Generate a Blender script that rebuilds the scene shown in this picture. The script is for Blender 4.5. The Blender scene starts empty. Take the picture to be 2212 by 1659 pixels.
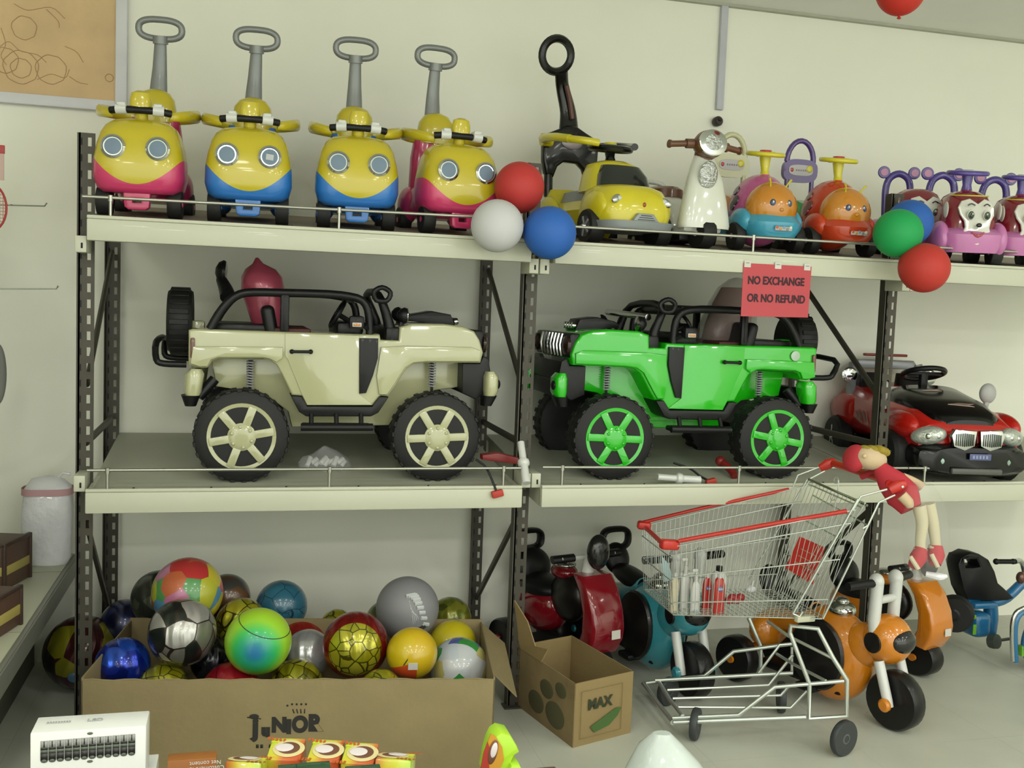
import bpy, bmesh, math, random
import numpy as np
from mathutils import Vector, Matrix, Euler
PI = math.pi
C = bpy.context.scene.collection
random.seed(5)

# ------------------------------------------------------------------ camera
FPX = 2192.0863
CAM = np.array([.5688, -3.7973, 1.5887])
RT = np.array([0.9668563, -0.25249171, 0.03790552])
UP = np.array([-0.01741987, 0.08288121, 0.99640717])
FW = np.array([0.25472621, 0.96404286, -0.07573585])
cd = bpy.data.cameras.new('camera'); cam = bpy.data.objects.new('camera', cd); C.objects.link(cam)
cd.sensor_width = 36; cd.lens = FPX / 2212 * 36; cd.clip_start = .05; cd.clip_end = 60
cam.matrix_world = Matrix(((RT[0], UP[0], -FW[0], CAM[0]), (RT[1], UP[1], -FW[1], CAM[1]), (RT[2], UP[2], -FW[2], CAM[2]), (0, 0, 0, 1)))
bpy.context.scene.camera = cam

# ------------------------------------------------------------------ light
vs = bpy.context.scene.view_settings
vs.view_transform = 'Standard'; vs.look = 'None'; vs.gamma = 1; vs.use_curve_mapping = False
vs.exposure = 0.0
world = bpy.data.worlds.new('world'); bpy.context.scene.world = world; world.use_nodes = True
bg = world.node_tree.nodes['Background']; bg.inputs[0].default_value = (.97, 1.0, .90, 1); bg.inputs[1].default_value = 2.3
def lamp(x, y, z, p, sx, sy, col=(1, 1, .93)):
    l = bpy.data.lights.new('ceiling_lamp', 'AREA'); l.shape = 'RECTANGLE'; l.size = sx; l.size_y = sy; l.energy = p; l.color = col
    o = bpy.data.objects.new('ceiling_lamp', l); C.objects.link(o); o.location = (x, y, z)
    return o
for lx in (-1.6, .2, 2.0, 3.8, 5.6):
    for ly, pw_ in ((-2.6, 11), (-4.4, 17), (-6.2, 30)):
        lamp(lx, ly, 3.02, pw_, .4, .4)

# ------------------------------------------------------------------ projection helpers: a photo pixel on a plane of the room
def ray(px, py): return RT * (px - 1106) / FPX + UP * (829.5 - py) / FPX + FW
def W(px, py, Y):
    d = ray(px, py); return Vector(CAM + d * ((Y - CAM[1]) / d[1]))
def FZ(px, py, z):
    d = ray(px, py); return Vector(CAM + d * ((z - CAM[2]) / d[2]))
def depth(P): return float((np.array(P) - CAM) @ FW)
def WP(px, py, P0, n):          # pixel on the vertical plane through P0 with normal n
    d = ray(px, py); n = np.array(n); t = float((np.array(P0) - CAM) @ n / (d @ n)); return Vector(CAM + d * t)

# ------------------------------------------------------------------ materials
def s2l(c):
    return tuple(.76 * ((v / 255) / 12.92 if v / 255 <= .04045 else ((v / 255 + .055) / 1.055) ** 2.4) for v in c)
MATS = {}
def mat(name, rgb, rough=.4, metal=0., coat=0., spec=.5, trans=0., alpha=1., bump=0., bscale=60., vary=0., vscale=4., ior=1.45, emis=0):
    if name in MATS: return MATS[name]
    m = bpy.data.materials.new(name); m.use_nodes = True; nt = m.node_tree; b = nt.nodes['Principled BSDF']
    col = s2l(rgb) + (1,)
    b.inputs['Base Color'].default_value = col; b.inputs['Roughness'].default_value = rough; b.inputs['Metallic'].default_value = metal
    b.inputs['Coat Weight'].default_value = coat; b.inputs['Coat Roughness'].default_value = .06
    b.inputs['Specular IOR Level'].default_value = spec; b.inputs['Transmission Weight'].default_value = trans; b.inputs['Alpha'].default_value = alpha; b.inputs['IOR'].default_value = ior
    tc = nt.nodes.new('ShaderNodeTexCoord')
    if vary:
        n = nt.nodes.new('ShaderNodeTexNoise'); n.inputs['Scale'].default_value = vscale; n.inputs['Detail'].default_value = 5
        nt.links.new(tc.outputs['Object'], n.inputs['Vector'])
        r = nt.nodes.new('ShaderNodeMapRange'); r.inputs[1].default_value = .3; r.inputs[2].default_value = .7; r.inputs[3].default_value = 1 - vary; r.inputs[4].default_value = 1 + vary
        nt.links.new(n.outputs['Fac'], r.inputs[0])
        mx = nt.nodes.new('ShaderNodeVectorMath'); mx.operation = 'SCALE'; mx.inputs[0].default_value = col[:3]
        nt.links.new(r.outputs[0], mx.inputs['Scale']); nt.links.new(mx.outputs[0], b.inputs['Base Color'])
    if bump:
        n2 = nt.nodes.new('ShaderNodeTexNoise'); n2.inputs['Scale'].default_value = bscale; n2.inputs['Detail'].default_value = 3
        nt.links.new(tc.outputs['Object'], n2.inputs['Vector'])
        bp = nt.nodes.new('ShaderNodeBump'); bp.inputs['Strength'].default_value = bump; bp.inputs['Distance'].default_value = .01
        nt.links.new(n2.outputs['Fac'], bp.inputs['Height']); nt.links.new(bp.outputs[0], b.inputs['Normal'])
    MATS[name] = m
    return m
def plastic(name, rgb, rough=.28, coat=.6): return mat(name, rgb, rough, coat=coat, vary=.04, vscale=9)
def matte(name, rgb, rough=.7, vary=.06, bump=.05): return mat(name, rgb, rough, vary=vary, bump=bump, vscale=7)

def bicolor(name, top, low, z0, a, rough=.3):    # two plastics moulded together: the seam dips towards the middle
    m = bpy.data.materials.new(name); m.use_nodes = True; nt = m.node_tree; b = nt.nodes['Principled BSDF']
    b.inputs['Roughness'].default_value = rough; b.inputs['Coat Weight'].default_value = .6; b.inputs['Coat Roughness'].default_value = .08
    tc = nt.nodes.new('ShaderNodeTexCoord'); sp = nt.nodes.new('ShaderNodeSeparateXYZ'); nt.links.new(tc.outputs['Object'], sp.inputs[0])
    def mth(op, i, j):
        n = nt.nodes.new('ShaderNodeMath'); n.operation = op
        for k, v in enumerate((i, j)):
            if isinstance(v, (int, float)): n.inputs[k].default_value = v
            else: nt.links.new(v, n.inputs[k])
        return n.outputs[0]
    x2 = mth('MULTIPLY', sp.outputs[0], sp.outputs[0]); s = mth('ADD', mth('MULTIPLY', x2, a), z0)
    g = mth('GREATER_THAN', sp.outputs[2], s)
    mx = nt.nodes.new('ShaderNodeMix'); mx.data_type = 'RGBA'; nt.links.new(g, mx.inputs['Factor'])
    mx.inputs['A'].default_value = s2l(low) + (1,); mx.inputs['B'].default_value = s2l(top) + (1,)
    nt.links.new(mx.outputs['Result'], b.inputs['Base Color'])
    return m

def ballmat(name, cols, scale=9., feature='F1', metal=.0, rough=.3, line=None, lw=.05, foil=0, seed=0., band=None):
    """printed toy ball: voronoi patches in several colours, thin printed lines between them, optional puffed foil"""
    scale *= 1.5
    m = bpy.data.materials.new(name); m.use_nodes = True; nt = m.node_tree; b = nt.nodes['Principled BSDF']
    b.inputs['Roughness'].default_value = rough; b.inputs['Metallic'].default_value = metal; b.inputs['Coat Weight'].default_value = .5; b.inputs['Coat Roughness'].default_value = .1
    tc = nt.nodes.new('ShaderNodeTexCoord'); mp = nt.nodes.new('ShaderNodeMapping'); mp.inputs['Location'].default_value = (seed, seed * .7, -seed)
    nt.links.new(tc.outputs['Object'], mp.inputs[0])
    v = nt.nodes.new('ShaderNodeTexVoronoi'); v.inputs['Scale'].default_value = scale; nt.links.new(mp.outputs[0], v.inputs['Vector'])
    sep = nt.nodes.new('ShaderNodeSeparateColor'); nt.links.new(v.outputs['Color'], sep.inputs[0])
    cr = nt.nodes.new('ShaderNodeValToRGB'); cr.color_ramp.interpolation = 'CONSTANT'
    el = cr.color_ramp.elements
    while len(el) < len(cols): el.new(.5)
    for i, c in enumerate(cols):
        el[i].position = i / len(cols); el[i].color = s2l(c) + (1,)
    nt.links.new(sep.outputs[0], cr.inputs[0]); out = cr.outputs[0]
    if line:
        ve = nt.nodes.new('ShaderNodeTexVoronoi'); ve.feature = 'DISTANCE_TO_EDGE'; ve.inputs['Scale'].default_value = scale; nt.links.new(mp.outputs[0], ve.inputs['Vector'])
        lt = nt.nodes.new('ShaderNodeMath'); lt.operation = 'LESS_THAN'; lt.inputs[1].default_value = lw; nt.links.new(ve.outputs['Distance'], lt.inputs[0])
        mx = nt.nodes.new('ShaderNodeMix'); mx.data_type = 'RGBA'; nt.links.new(lt.outputs[0], mx.inputs['Factor']); nt.links.new(out, mx.inputs['A']); mx.inputs['B'].default_value = s2l(line) + (1,)
        out = mx.outputs['Result']
    if band:      # a second colour beyond a distance from the print's centre direction
        cdir, cth, ccol = band
        dt = nt.nodes.new('ShaderNodeVectorMath'); dt.operation = 'DOT_PRODUCT'; nm = nt.nodes.new('ShaderNodeVectorMath'); nm.operation = 'NORMALIZE'
        nt.links.new(tc.outputs['Object'], nm.inputs[0]); nt.links.new(nm.outputs[0], dt.inputs[0]); dt.inputs[1].default_value = Vector(cdir).normalized()
        lt2 = nt.nodes.new('ShaderNodeMath'); lt2.operation = 'LESS_THAN'; lt2.inputs[1].default_value = cth; nt.links.new(dt.outputs['Value'], lt2.inputs[0])
        mx = nt.nodes.new('ShaderNodeMix'); mx.data_type = 'RGBA'; nt.links.new(lt2.outputs[0], mx.inputs['Factor']); nt.links.new(out, mx.inputs['A']); mx.inputs['B'].default_value = s2l(ccol) + (1,)
        out = mx.outputs['Result']
    nt.links.new(out, b.inputs['Base Color'])
    if foil:
        n2 = nt.nodes.new('ShaderNodeTexWave'); n2.inputs['Scale'].default_value = 7; n2.inputs['Distortion'].default_value = 7; n2.inputs['Detail'].default_value = .6; nt.links.new(mp.outputs[0], n2.inputs['Vector'])
        bp = nt.nodes.new('ShaderNodeBump'); bp.inputs['Strength'].default_value = foil * .55; bp.inputs['Distance'].default_value = .012
        nt.links.new(n2.outputs['Fac'], bp.inputs['Height']); nt.links.new(bp.outputs[0], b.inputs['Normal'])
    return m

# ------------------------------------------------------------------ geometry helper
class G:
    def __init__(s): s.bm = bmesh.new(); s.mats = []
    def mi(s, m):
        if m not in s.mats: s.mats.append(m)
        return s.mats.index(m)
    def add(s, tb, m, M=None):
        if M is not None: bmesh.ops.transform(tb, matrix=M, verts=tb.verts)
        bmesh.ops.recalc_face_normals(tb, faces=tb.faces)
        i = s.mi(m)
        for f in tb.faces: f.material_index = i; f.smooth = True
        me = bpy.data.meshes.new('t'); tb.to_mesh(me); tb.free(); s.bm.from_mesh(me); bpy.data.meshes.remove(me)
        return s
    def box(s, c, size, m, rot=(0, 0, 0), bev=.002, seg=2, M=None):
        tb = bmesh.new(); bmesh.ops.create_cube(tb, size=1); bmesh.ops.scale(tb, vec=size, verts=tb.verts)
        bev = min(bev, min(size) * .49)
        if bev > 0: bmesh.ops.bevel(tb, geom=tb.edges[:], offset=bev, segments=seg, affect='EDGES', profile=.5)
        T = Matrix.Translation(c) @ Euler(rot).to_matrix().to_4x4()
        return s.add(tb, m, (M @ T) if M else T)
    def ell(s, c, r, m, rot=(0, 0, 0), n=24, M=None, cut=None):
        tb = bmesh.new(); bmesh.ops.create_uvsphere(tb, u_segments=n, v_segments=max(8, n * 2 // 3), radius=1)
        if cut is not None:
            geom = tb.verts[:] + tb.edges[:] + tb.faces[:]
            r_ = bmesh.ops.bisect_plane(tb, geom=geom, plane_co=(0, 0, cut), plane_no=(0, 0, 1), clear_inner=True)
            bmesh.ops.holes_fill(tb, edges=[e for e in tb.edges if e.is_boundary])
        if isinstance(r, (int, float)): r = (r, r, r)
        bmesh.ops.scale(tb, vec=r, verts=tb.verts)
        T = Matrix.Translation(c) @ Euler(rot).to_matrix().to_4x4()
        return s.add(tb, m, (M @ T) if M else T)
    def tube(s, pts, r, m, n=8, closed=False, sub=0, flat=1.):
        pts = [Vector(p) for p in pts]
        if sub: pts, r = smooth_path(pts, r, sub, closed)
        N = len(pts); rs = r if isinstance(r, (list, tuple)) else [r] * N
        tb = bmesh.new(); rings = []; prev = None
        for i, p in enumerate(pts):
            a = pts[(i - 1) % N] if (closed or i > 0) else p; b = pts[(i + 1) % N] if (closed or i < N - 1) else p
            d1 = (p - a).normalized() if (p - a).length > 1e-9 else Vector(); d2 = (b - p).normalized() if (b - p).length > 1e-9 else Vector()
            t = (d1 + d2); t = t.normalized() if t.length > 1e-6 else d1
            if prev is None:
                u = Vector((0, 0, 1)) if abs(t.z) < .9 else Vector((0, 1, 0))
                u = (u - t * u.dot(t)).normalized()
            else: u = (prev - t * prev.dot(t)).normalized()
            prev = u; v = t.cross(u)
            rings.append([tb.verts.new(p + (u * math.cos(2 * PI * k / n) + v * math.sin(2 * PI * k / n) * flat) * rs[i]) for k in range(n)])
        for i in range(N if closed else N - 1):
            A, B = rings[i], rings[(i + 1) % N]
            for k in range(n): tb.faces.new((A[k], A[(k + 1) % n], B[(k + 1) % n], B[k]))
        if not closed: tb.faces.new(rings[0]); tb.faces.new(rings[-1])
        return s.add(tb, m)
    def loft(s, secs, m, n=32, M=None, cap=True):
        """secs: (cx,cy,cz,rx,ry,e) superellipse rings lying in XY"""
        tb = bmesh.new(); rings = []
        for (cx, cy, cz, rx, ry, e) in secs:
            ring = []
            for k in range(n):
                t = 2 * PI * k / n; c_, s_ = math.cos(t), math.sin(t)
                ring.append(tb.verts.new((cx + rx * math.copysign(abs(c_) ** (2 / e), c_), cy + ry * math.copysign(abs(s_) ** (2 / e), s_), cz)))
            rings.append(ring)
        for A, B in zip(rings, rings[1:]):
            for k in range(n): tb.faces.new((A[k], A[(k + 1) % n], B[(k + 1) % n], B[k]))
        if cap: tb.faces.new(rings[0]); tb.faces.new(rings[-1])
        return s.add(tb, m, M)
    def lathe(s, prof, c, axis, m, n=28):
        """prof: (radius, along-axis) pairs"""
        tb = bmesh.new(); rings = []
        for r, h in prof:
            r = max(r, 1e-4); rings.append([tb.verts.new((r * math.cos(2 * PI * k / n), r * math.sin(2 * PI * k / n), h)) for k in range(n)])
        for A, B in zip(rings, rings[1:]):
            for k in range(n): tb.faces.new((A[k], A[(k + 1) % n], B[(k + 1) % n], B[k]))
        tb.faces.new(rings[0]); tb.faces.new(rings[-1])
        q = Vector(axis).normalized().to_track_quat('Z', 'Y').to_matrix().to_4x4()
        return s.add(tb, m, Matrix.Translation(c) @ q)
    def prism(s, pts, y0, y1, m, bev=0., seg=2, hole=None):
        """polygon of (x,z) points standing in the XZ plane, extruded from y0 to y1"""
        tb = bmesh.new(); vs_ = [tb.verts.new((p[0], y0, p[1])) for p in pts]; es = [tb.edges.new((vs_[i], vs_[(i + 1) % len(vs_)])) for i in range(len(vs_))]
        if hole:
            hv = [tb.verts.new((p[0], y0, p[1])) for p in hole]; es += [tb.edges.new((hv[i], hv[(i + 1) % len(hv)])) for i in range(len(hv))]
            bmesh.ops.triangle_fill(tb, use_beauty=True, edges=es)
            fs = tb.faces[:]
        else: fs = [tb.faces.new(vs_)]
        r = bmesh.ops.extrude_face_region(tb, geom=fs)
        bmesh.ops.translate(tb, vec=(0, y1 - y0, 0), verts=[g for g in r['geom'] if isinstance(g, bmesh.types.BMVert)])
        bmesh.ops.recalc_face_normals(tb, faces=tb.faces)
        if bev:
            ed = [e for e in tb.edges if abs(e.verts[0].co.y - e.verts[1].co.y) < 1e-6 and len(e.link_faces) == 2 and e.calc_face_angle(0) > .5]
            bmesh.ops.bevel(tb, geom=ed, offset=bev, segments=seg, affect='EDGES', profile=.5, clamp_overlap=True)
        return s.add(tb, m)
    def torus(s, c, R, r, m, axis=(0, 0, 1), n=28, k=8, ry=None, flat=1.):
        q = Vector(axis).normalized().to_track_quat('Z', 'Y').to_matrix(); ry = ry or R
        return s.tube([Vector(c) + q @ Vector((R * math.cos(2 * PI * i / n), ry * math.sin(2 * PI * i / n), 0)) for i in range(n)], r, m, n=k, closed=True, flat=flat)
    def quad(s, P, m, th=.002):
        P = [Vector(p) for p in P]; nn = (P[1] - P[0]).cross(P[3] - P[0]).normalized() * th
        tb = bmesh.new(); a = [tb.verts.new(p) for p in P]; b = [tb.verts.new(p + nn) for p in P]
        tb.faces.new(a); tb.faces.new(b); n = len(P)
        for i in range(n): tb.faces.new((a[i], a[(i + 1) % n], b[(i + 1) % n], b[i]))
        return s.add(tb, m)
    def text(s, txt, c, size, m, X=(1, 0, 0), Y=(0, 0, 1), ext=.0006, bold=.0, sx=1., align='CENTER'):
        cu = bpy.data.curves.new('t', 'FONT'); cu.body = txt; cu.size = size; cu.align_x = align; cu.align_y = 'CENTER'; cu.extrude = ext; cu.offset = bold
        ob = bpy.data.objects.new('t', cu); C.objects.link(ob); bpy.context.view_layer.update()
        me = bpy.data.meshes.new_from_object(ob); bpy.data.objects.remove(ob); bpy.data.curves.remove(cu)
        X = Vector(X).normalized(); Y = Vector(Y).normalized(); Z = X.cross(Y)
        M = Matrix(((X[0] * sx, Y[0], Z[0], c[0]), (X[1] * sx, Y[1], Z[1], c[1]), (X[2] * sx, Y[2], Z[2], c[2]), (0, 0, 0, 1)))
        tb = bmesh.new(); tb.from_mesh(me); bpy.data.meshes.remove(me); bmesh.ops.transform(tb, matrix=M, verts=tb.verts)
        i = s.mi(m)
        for f in tb.faces: f.material_index = i
        me = bpy.data.meshes.new('t'); tb.to_mesh(me); tb.free(); s.bm.from_mesh(me); bpy.data.meshes.remove(me)
        return s
    def warp(s, fn):
        for v in s.bm.verts: v.co = fn(v.co)
        return s
    def build(s, name, parent=None, off=None, ang=40, mirror=False):
        if off is not None: bmesh.ops.translate(s.bm, vec=-Vector(off), verts=s.bm.verts)
        if mirror:
            bmesh.ops.scale(s.bm, vec=(-1, 1, 1), verts=s.bm.verts); bmesh.ops.reverse_faces(s.bm, faces=s.bm.faces)
        me = bpy.data.meshes.new(name); s.bm.to_mesh(me); s.bm.free()
        for m in s.mats: me.materials.append(m)
        if ang: me.set_sharp_from_angle(angle=math.radians(ang))
        o = bpy.data.objects.new(name, me); C.objects.link(o)
        if parent is not None: o.parent = parent
        return o
def smooth_path(pts, r, sub, closed=False):
    N = len(pts); rs = list(r) if isinstance(r, (list, tuple)) else [r] * N
    out, ro = [], []
    for i in range(N if closed else N - 1):
        p1, p2 = pts[i], pts[(i + 1) % N]
        p0 = pts[(i - 1) % N] if (closed or i > 0) else p1 * 2 - p2
        p3 = pts[(i + 2) % N] if (closed or i < N - 2) else p2 * 2 - p1
        for k in range(sub):
            t = k / sub
            out.append(.5 * ((2 * p1) + (p2 - p0) * t + (2 * p0 - 5 * p1 + 4 * p2 - p3) * t * t + (3 * p1 - p0 - 3 * p2 + p3) * t ** 3))
            ro.append(rs[i] * (1 - t) + rs[(i + 1) % N] * t)
    if not closed: out.append(pts[-1]); ro.append(rs[-1])
    return out, ro

def tag(o, label, cat, group=None, kind=None):
    o['label'] = label; o['category'] = cat
    if group: o['group'] = group
    if kind: o['kind'] = kind
    return o
def thing(name, label, cat, loc=(0, 0, 0), rz=0., rx=0., group=None):
    o = bpy.data.objects.new(name, None); C.objects.link(o); o.location = loc; o.rotation_euler = (rx, 0, rz); o.empty_display_size = .05
    return tag(o, label, cat, group)
def struct(o): o['kind'] = 'structure'; return o
def dup(root, loc, rz=None, label=None, group=None, swap=None):
    r = root.copy(); C.objects.link(r); r.location = loc
    if rz is not None: r.rotation_euler = (r.rotation_euler[0], 0, rz)
    if label: r['label'] = label
    if group: r['group'] = group
    def rec(src, par):
        for ch in list(src.children):
            c = ch.copy()
            if swap:
                c.data = ch.data.copy()
                for i, mm in enumerate(c.data.materials):
                    if mm and mm.name in swap: c.data.materials[i] = swap[mm.name]
            C.objects.link(c); c.parent = par; rec(ch, c)
    rec(root, r)
    return r
def KX(ox, oy, sc, pts): return [(ox + x * sc, oy + y * sc) for x, y in pts]
def XZ(pts, Y): return [(lambda w: (w.x, w.z))(W(px, py, Y)) for px, py in pts]

# shared materials
BLACK = mat('black_plastic', (22, 22, 24), .42, spec=.35, coat=.05, vary=.04)
RUBBER = matte('black_rubber', (24, 24, 24), .6)
CHROME = mat('chrome', (225, 228, 226), .12, 1.)
STEEL = mat('zinc_wire', (222, 228, 222), .34, .85)
WHITEP = plastic('white_plastic', (226, 228, 224))
def wheel(g, c, r, w, ax, tyre=None, hub=None, rim=None, ri=.6):
    tyre = tyre or RUBBER
    g.lathe([(r * ri, -w / 2), (r * .93, -w / 2), (r, -w * .32), (r, w * .32), (r * .93, w / 2), (r * ri, w / 2)], c, ax, tyre)
    if hub: g.lathe([(r * ri, -w * .38), (r * ri * 1.01, 0), (r * ri, w * .38)], c, ax, hub); g.lathe([(r * .2, -w * .55), (r * .18, w * .55)], c, ax, rim or hub, 12)

# ------------------------------------------------------------------ the room
WALL = mat('wall_paint', (268, 268, 254), .8, spec=.25, vary=.03, vscale=1.3, bump=.03, bscale=90)
CEIL = mat('ceiling_board', (262, 264, 256), .9, spec=.2, vary=.02)
FLOOR = mat('floor_tile', (212, 214, 200), .42, spec=.4, vary=.06, vscale=3)
YW = .80; ZC = 3.075
g = G(); g.box((2.5, YW + .06, 1.55), (9.6, .12, 3.3), WALL, bev=0); struct(g.build('wall_back'))
g = G(); g.box((-2.3, -3, 1.55), (.12, 8, 3.3), WALL, bev=0); struct(g.build('wall_left'))
g = G(); g.box((7.3, -3, 1.55), (.12, 8, 3.3), WALL, bev=0); struct(g.build('wall_right'))
g = G(); g.box((2.5, -3.1, -.05), (9.6, 8, .1), FLOOR, bev=0)
GR = matte('tile_grout', (200, 202, 190))
for i in range(20): g.box((-2 + i * .6, -3, -.0003), (.003, 7.6, .0008), GR, bev=0)
for i in range(14): g.box((2.5, .6 - i * .6, -.0003), (9.4, .003, .0008), GR, bev=0)
struct(g.build('floor'))
g = G(); g.box((2.5, -3.1, ZC + .05), (9.6, 8, .1), CEIL, bev=0); struct(g.build('ceiling'))
g = G(); p = FZ(2150, 70, ZC)
g.box((2.5, YW - .012, ZC - .006), (9.4, .03, .012), matte('ceiling_angle', (196, 198, 180)), bev=0)
struct(g.build('trim_1'))
g = G(); g.tube([(4.75, YW - .02, ZC - .004), (5.2, -3, ZC - .004)], .006, matte('ceiling_angle', (196, 198, 180)), n=4); struct(g.build('trim_2'))

# trunking on the wall with the small black outlet below it
g = G(); a = W(1562, 8, YW - .01); b_ = W(1556, 238, YW - .01)
g.box(((a.x + b_.x) / 2, YW - .012, (ZC + b_.z) / 2), (.036, .024, ZC - b_.z), matte('trunking_grey', (214, 216, 226)), bev=.003)
tag(g.build('cable_trunking'), 'pale grey vertical cable trunking running up the wall to the ceiling', 'trunking')
g = G(); c_ = W(1551, 262, YW - .03)
g.lathe([(.018, 0), (.024, .012), (.024, .035), (.017, .048)], (c_.x, YW - .001, c_.z), (0, -1, 0), mat('dark_bakelite', (52, 40, 34), .45), 14)
g.ell((c_.x, YW - .05, c_.z + .006), .010, mat('dark_bakelite', (52, 40, 34)), n=10)
tag(g.build('wall_socket'), 'small round dark socket on the wall under the trunking', 'socket')

# framed board, upper left
t = thing('framed_board', 'brown board with faint doodles in a white frame, high on the wall', 'board', (W(100, 100, YW).x, YW - .03, W(100, 229, YW).z))
o0 = t.location
KR = mat('kraft_board', (236, 202, 156), .85, vary=.1, vscale=5, bump=.1)
PW = matte('frame_white', (236, 236, 242), .45)
xa = W(0, 200, YW).x - .75; xb = W(250, 100, YW - .03).x; xc = W(275, 100, YW - .03).x; zb = W(120, 208, YW - .03).z; zd = W(120, 231, YW - .03).z
g = G(); g.box(((xa + xb) / 2, YW - .02, (zb + 2.95) / 2), (xb - xa + .02, .02, 2.95 - zb + .02), KR, bev=0); g.build('board_panel', t, o0)
g = G(); g.box(((xb + xc) / 2, YW - .022, (zd + 2.97) / 2), (xc - xb, .04, 2.97 - zd), PW, bev=.003); g.box(((xa + xb) / 2, YW - .022, (zb + zd) / 2), (xb - xa, .04, zb - zd), PW, bev=.003); g.box((xa, YW - .022, (zd + 2.97) / 2), (.04, .04, 2.97 - zd), PW, bev=.003); g.box(((xa + xb) / 2, YW - .022, 2.97), (xb - xa, .04, .03), PW, bev=.003); g.build('frame', t, o0)
DL = matte('doodle_line', (204, 166, 124))
for cx, cy, rr in ((45, 145, 34), (45, 147, 20), (10, 130, 26), (110, 150, 30), (52, 60, 24), (236, 168, 8)):
    q = W(cx, cy, YW - .032); R_ = rr / 520; g = G()
    g.tube([(q.x + R_ * math.cos(k * .35) * (1 + .05 * math.sin(k * 1.7)), YW - .031, q.z + R_ * math.sin(k * .35) * (1 + .04 * math.cos(k * 2.3))) for k in range(18)], .0016, DL, n=4, closed=True, sub=2); g.build('doodle', t, o0)
for pl in ([(0, 100), (20, 90), (44, 110), (80, 118), (100, 135)], [(30, 8), (60, 22), (110, 16), (140, 40)], [(80, 172), (110, 160), (140, 168), (150, 150)], [(140, 100), (165, 112), (180, 135)], [(150, 165), (170, 178), (190, 182)], [(100, 20), (125, 45), (128, 60)], [(2, 60), (12, 95), (2, 120), (14, 140)]):
    g = G(); g.tube([W(x, y, YW - .031) for x, y in pl], .0014, DL, n=4, sub=4); g.build('doodle', t, o0)

# ------------------------------------------------------------------ left gondola shelf
SH = mat('shelf_enamel', (206, 208, 184), .45, vary=.03); SHD = mat('shelf_lip_metal', (150, 152, 142), .4, .35, vary=.05)
ZG = .48
gx = -.118
t = thing('gondola_shelf', 'low cream shop shelf at the left edge with grey metal front lip', 'shelf', (gx - .3, -.4, 0))
g = G(); g.box((gx - .25, -.35, ZG - .01), (.5, 2.2, .02), SH, bev=.002); 
for yy in (-1.2, -.3, .45): g.box((gx - .25, yy, ZG + .0005), (.5, .003, .001), matte('seam_grey', (150, 150, 140)), bev=0)
g.build('shelf_deck', t, t.location)
g = G(); g.box((gx + .008, -.35, ZG - .045), (.016, 2.2, .085), SHD, bev=.003); g.box((gx + .018, -.35, ZG - .012), (.006, 2.2, .01), SHD, bev=.001); g.build('front_lip', t, t.location)
g = G(); g.box((gx - .33, -.35, ZG - .285), (.36, 2.18, .38), matte('gondola_plinth', (110, 112, 96)), bev=.002); g.build('plinth', t, t.location)
g = G(); g.box((gx - .53, -.35, 1.0), (.03, 2.2, 1.95), mat('pegboard_cream', (200, 202, 180), .6), bev=.002); g.build('back_panel', t, t.location)
# pegs
for (x0, y0, x1, y1, yy, lb) in ((-45, 447, 100, 443, .30, 'upper chrome display hook sticking out at the left edge'), (-60, 630, 125, 622, .30, 'lower chrome display hook sticking out at the left edge')):
    a = W(x0, y0, yy); b = W(x1 - 4, y1 + 2, yy); a.x = gx - .515
    g = G(); g.tube([a, b, b + Vector((.008, 0, .012))], .0035, CHROME, n=8); g.box(a, (.01, .05, .05), CHROME, bev=.002)
    tag(g.build('display_hook'), lb, 'hook')
# racket in a bag on the upper hook
t = thing('toy_racket', 'red toy racket hanging at the left edge, mostly out of frame', 'racket', tuple(W(-12, 400, .28)))
g = G(); q = W(-22, 448, .27); g.torus(q, .055, .004, mat('racket_red', (190, 60, 60), .4), axis=(0, 1, 0), ry=.085); g.tube([q + Vector((0, 0, .085)), q + Vector((0, 0, .16))], .008, mat('racket_red', (190, 60, 60))); g.build('racket_frame', t, t.location)
g = G()
for k in range(-4, 5):
    hh = .083 * math.sqrt(max(0, 1 - (k / 5) ** 2)); g.tube([q + Vector((k * .011, 0, -hh)), q + Vector((k * .011, 0, hh))], .0012, mat('racket_string', (214, 150, 140)), n=4)
for k in range(-6, 7):
    hh = .053 * math.sqrt(max(0, 1 - (k / 7) ** 2)); g.tube([q + Vector((-hh, 0, k * .012)), q + Vector((hh, 0, k * .012))], .0012, mat('racket_string', (214, 150, 140)), n=4)
g.build('strings', t, t.location)
g = G(); q2 = W(-6, 322, .27); g.box(q2, (.05, .008, .03), mat('racket_red', (190, 60, 60)), bev=.002); g.box(q2 - Vector((0, 0, .06)), (.045, .004, .1), mat('card_pink', (222, 190, 180), .6), bev=.001); g.build('header_card', t, t.location)
g = G(); q = W(-4, 808, .2); g.ell(q, (.028, .02, .11), matte('grey_rubber', (120, 122, 116))); tag(g.build('hanging_pouch'), 'grey rounded pouch peeking in at the left edge', 'pouch')

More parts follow.
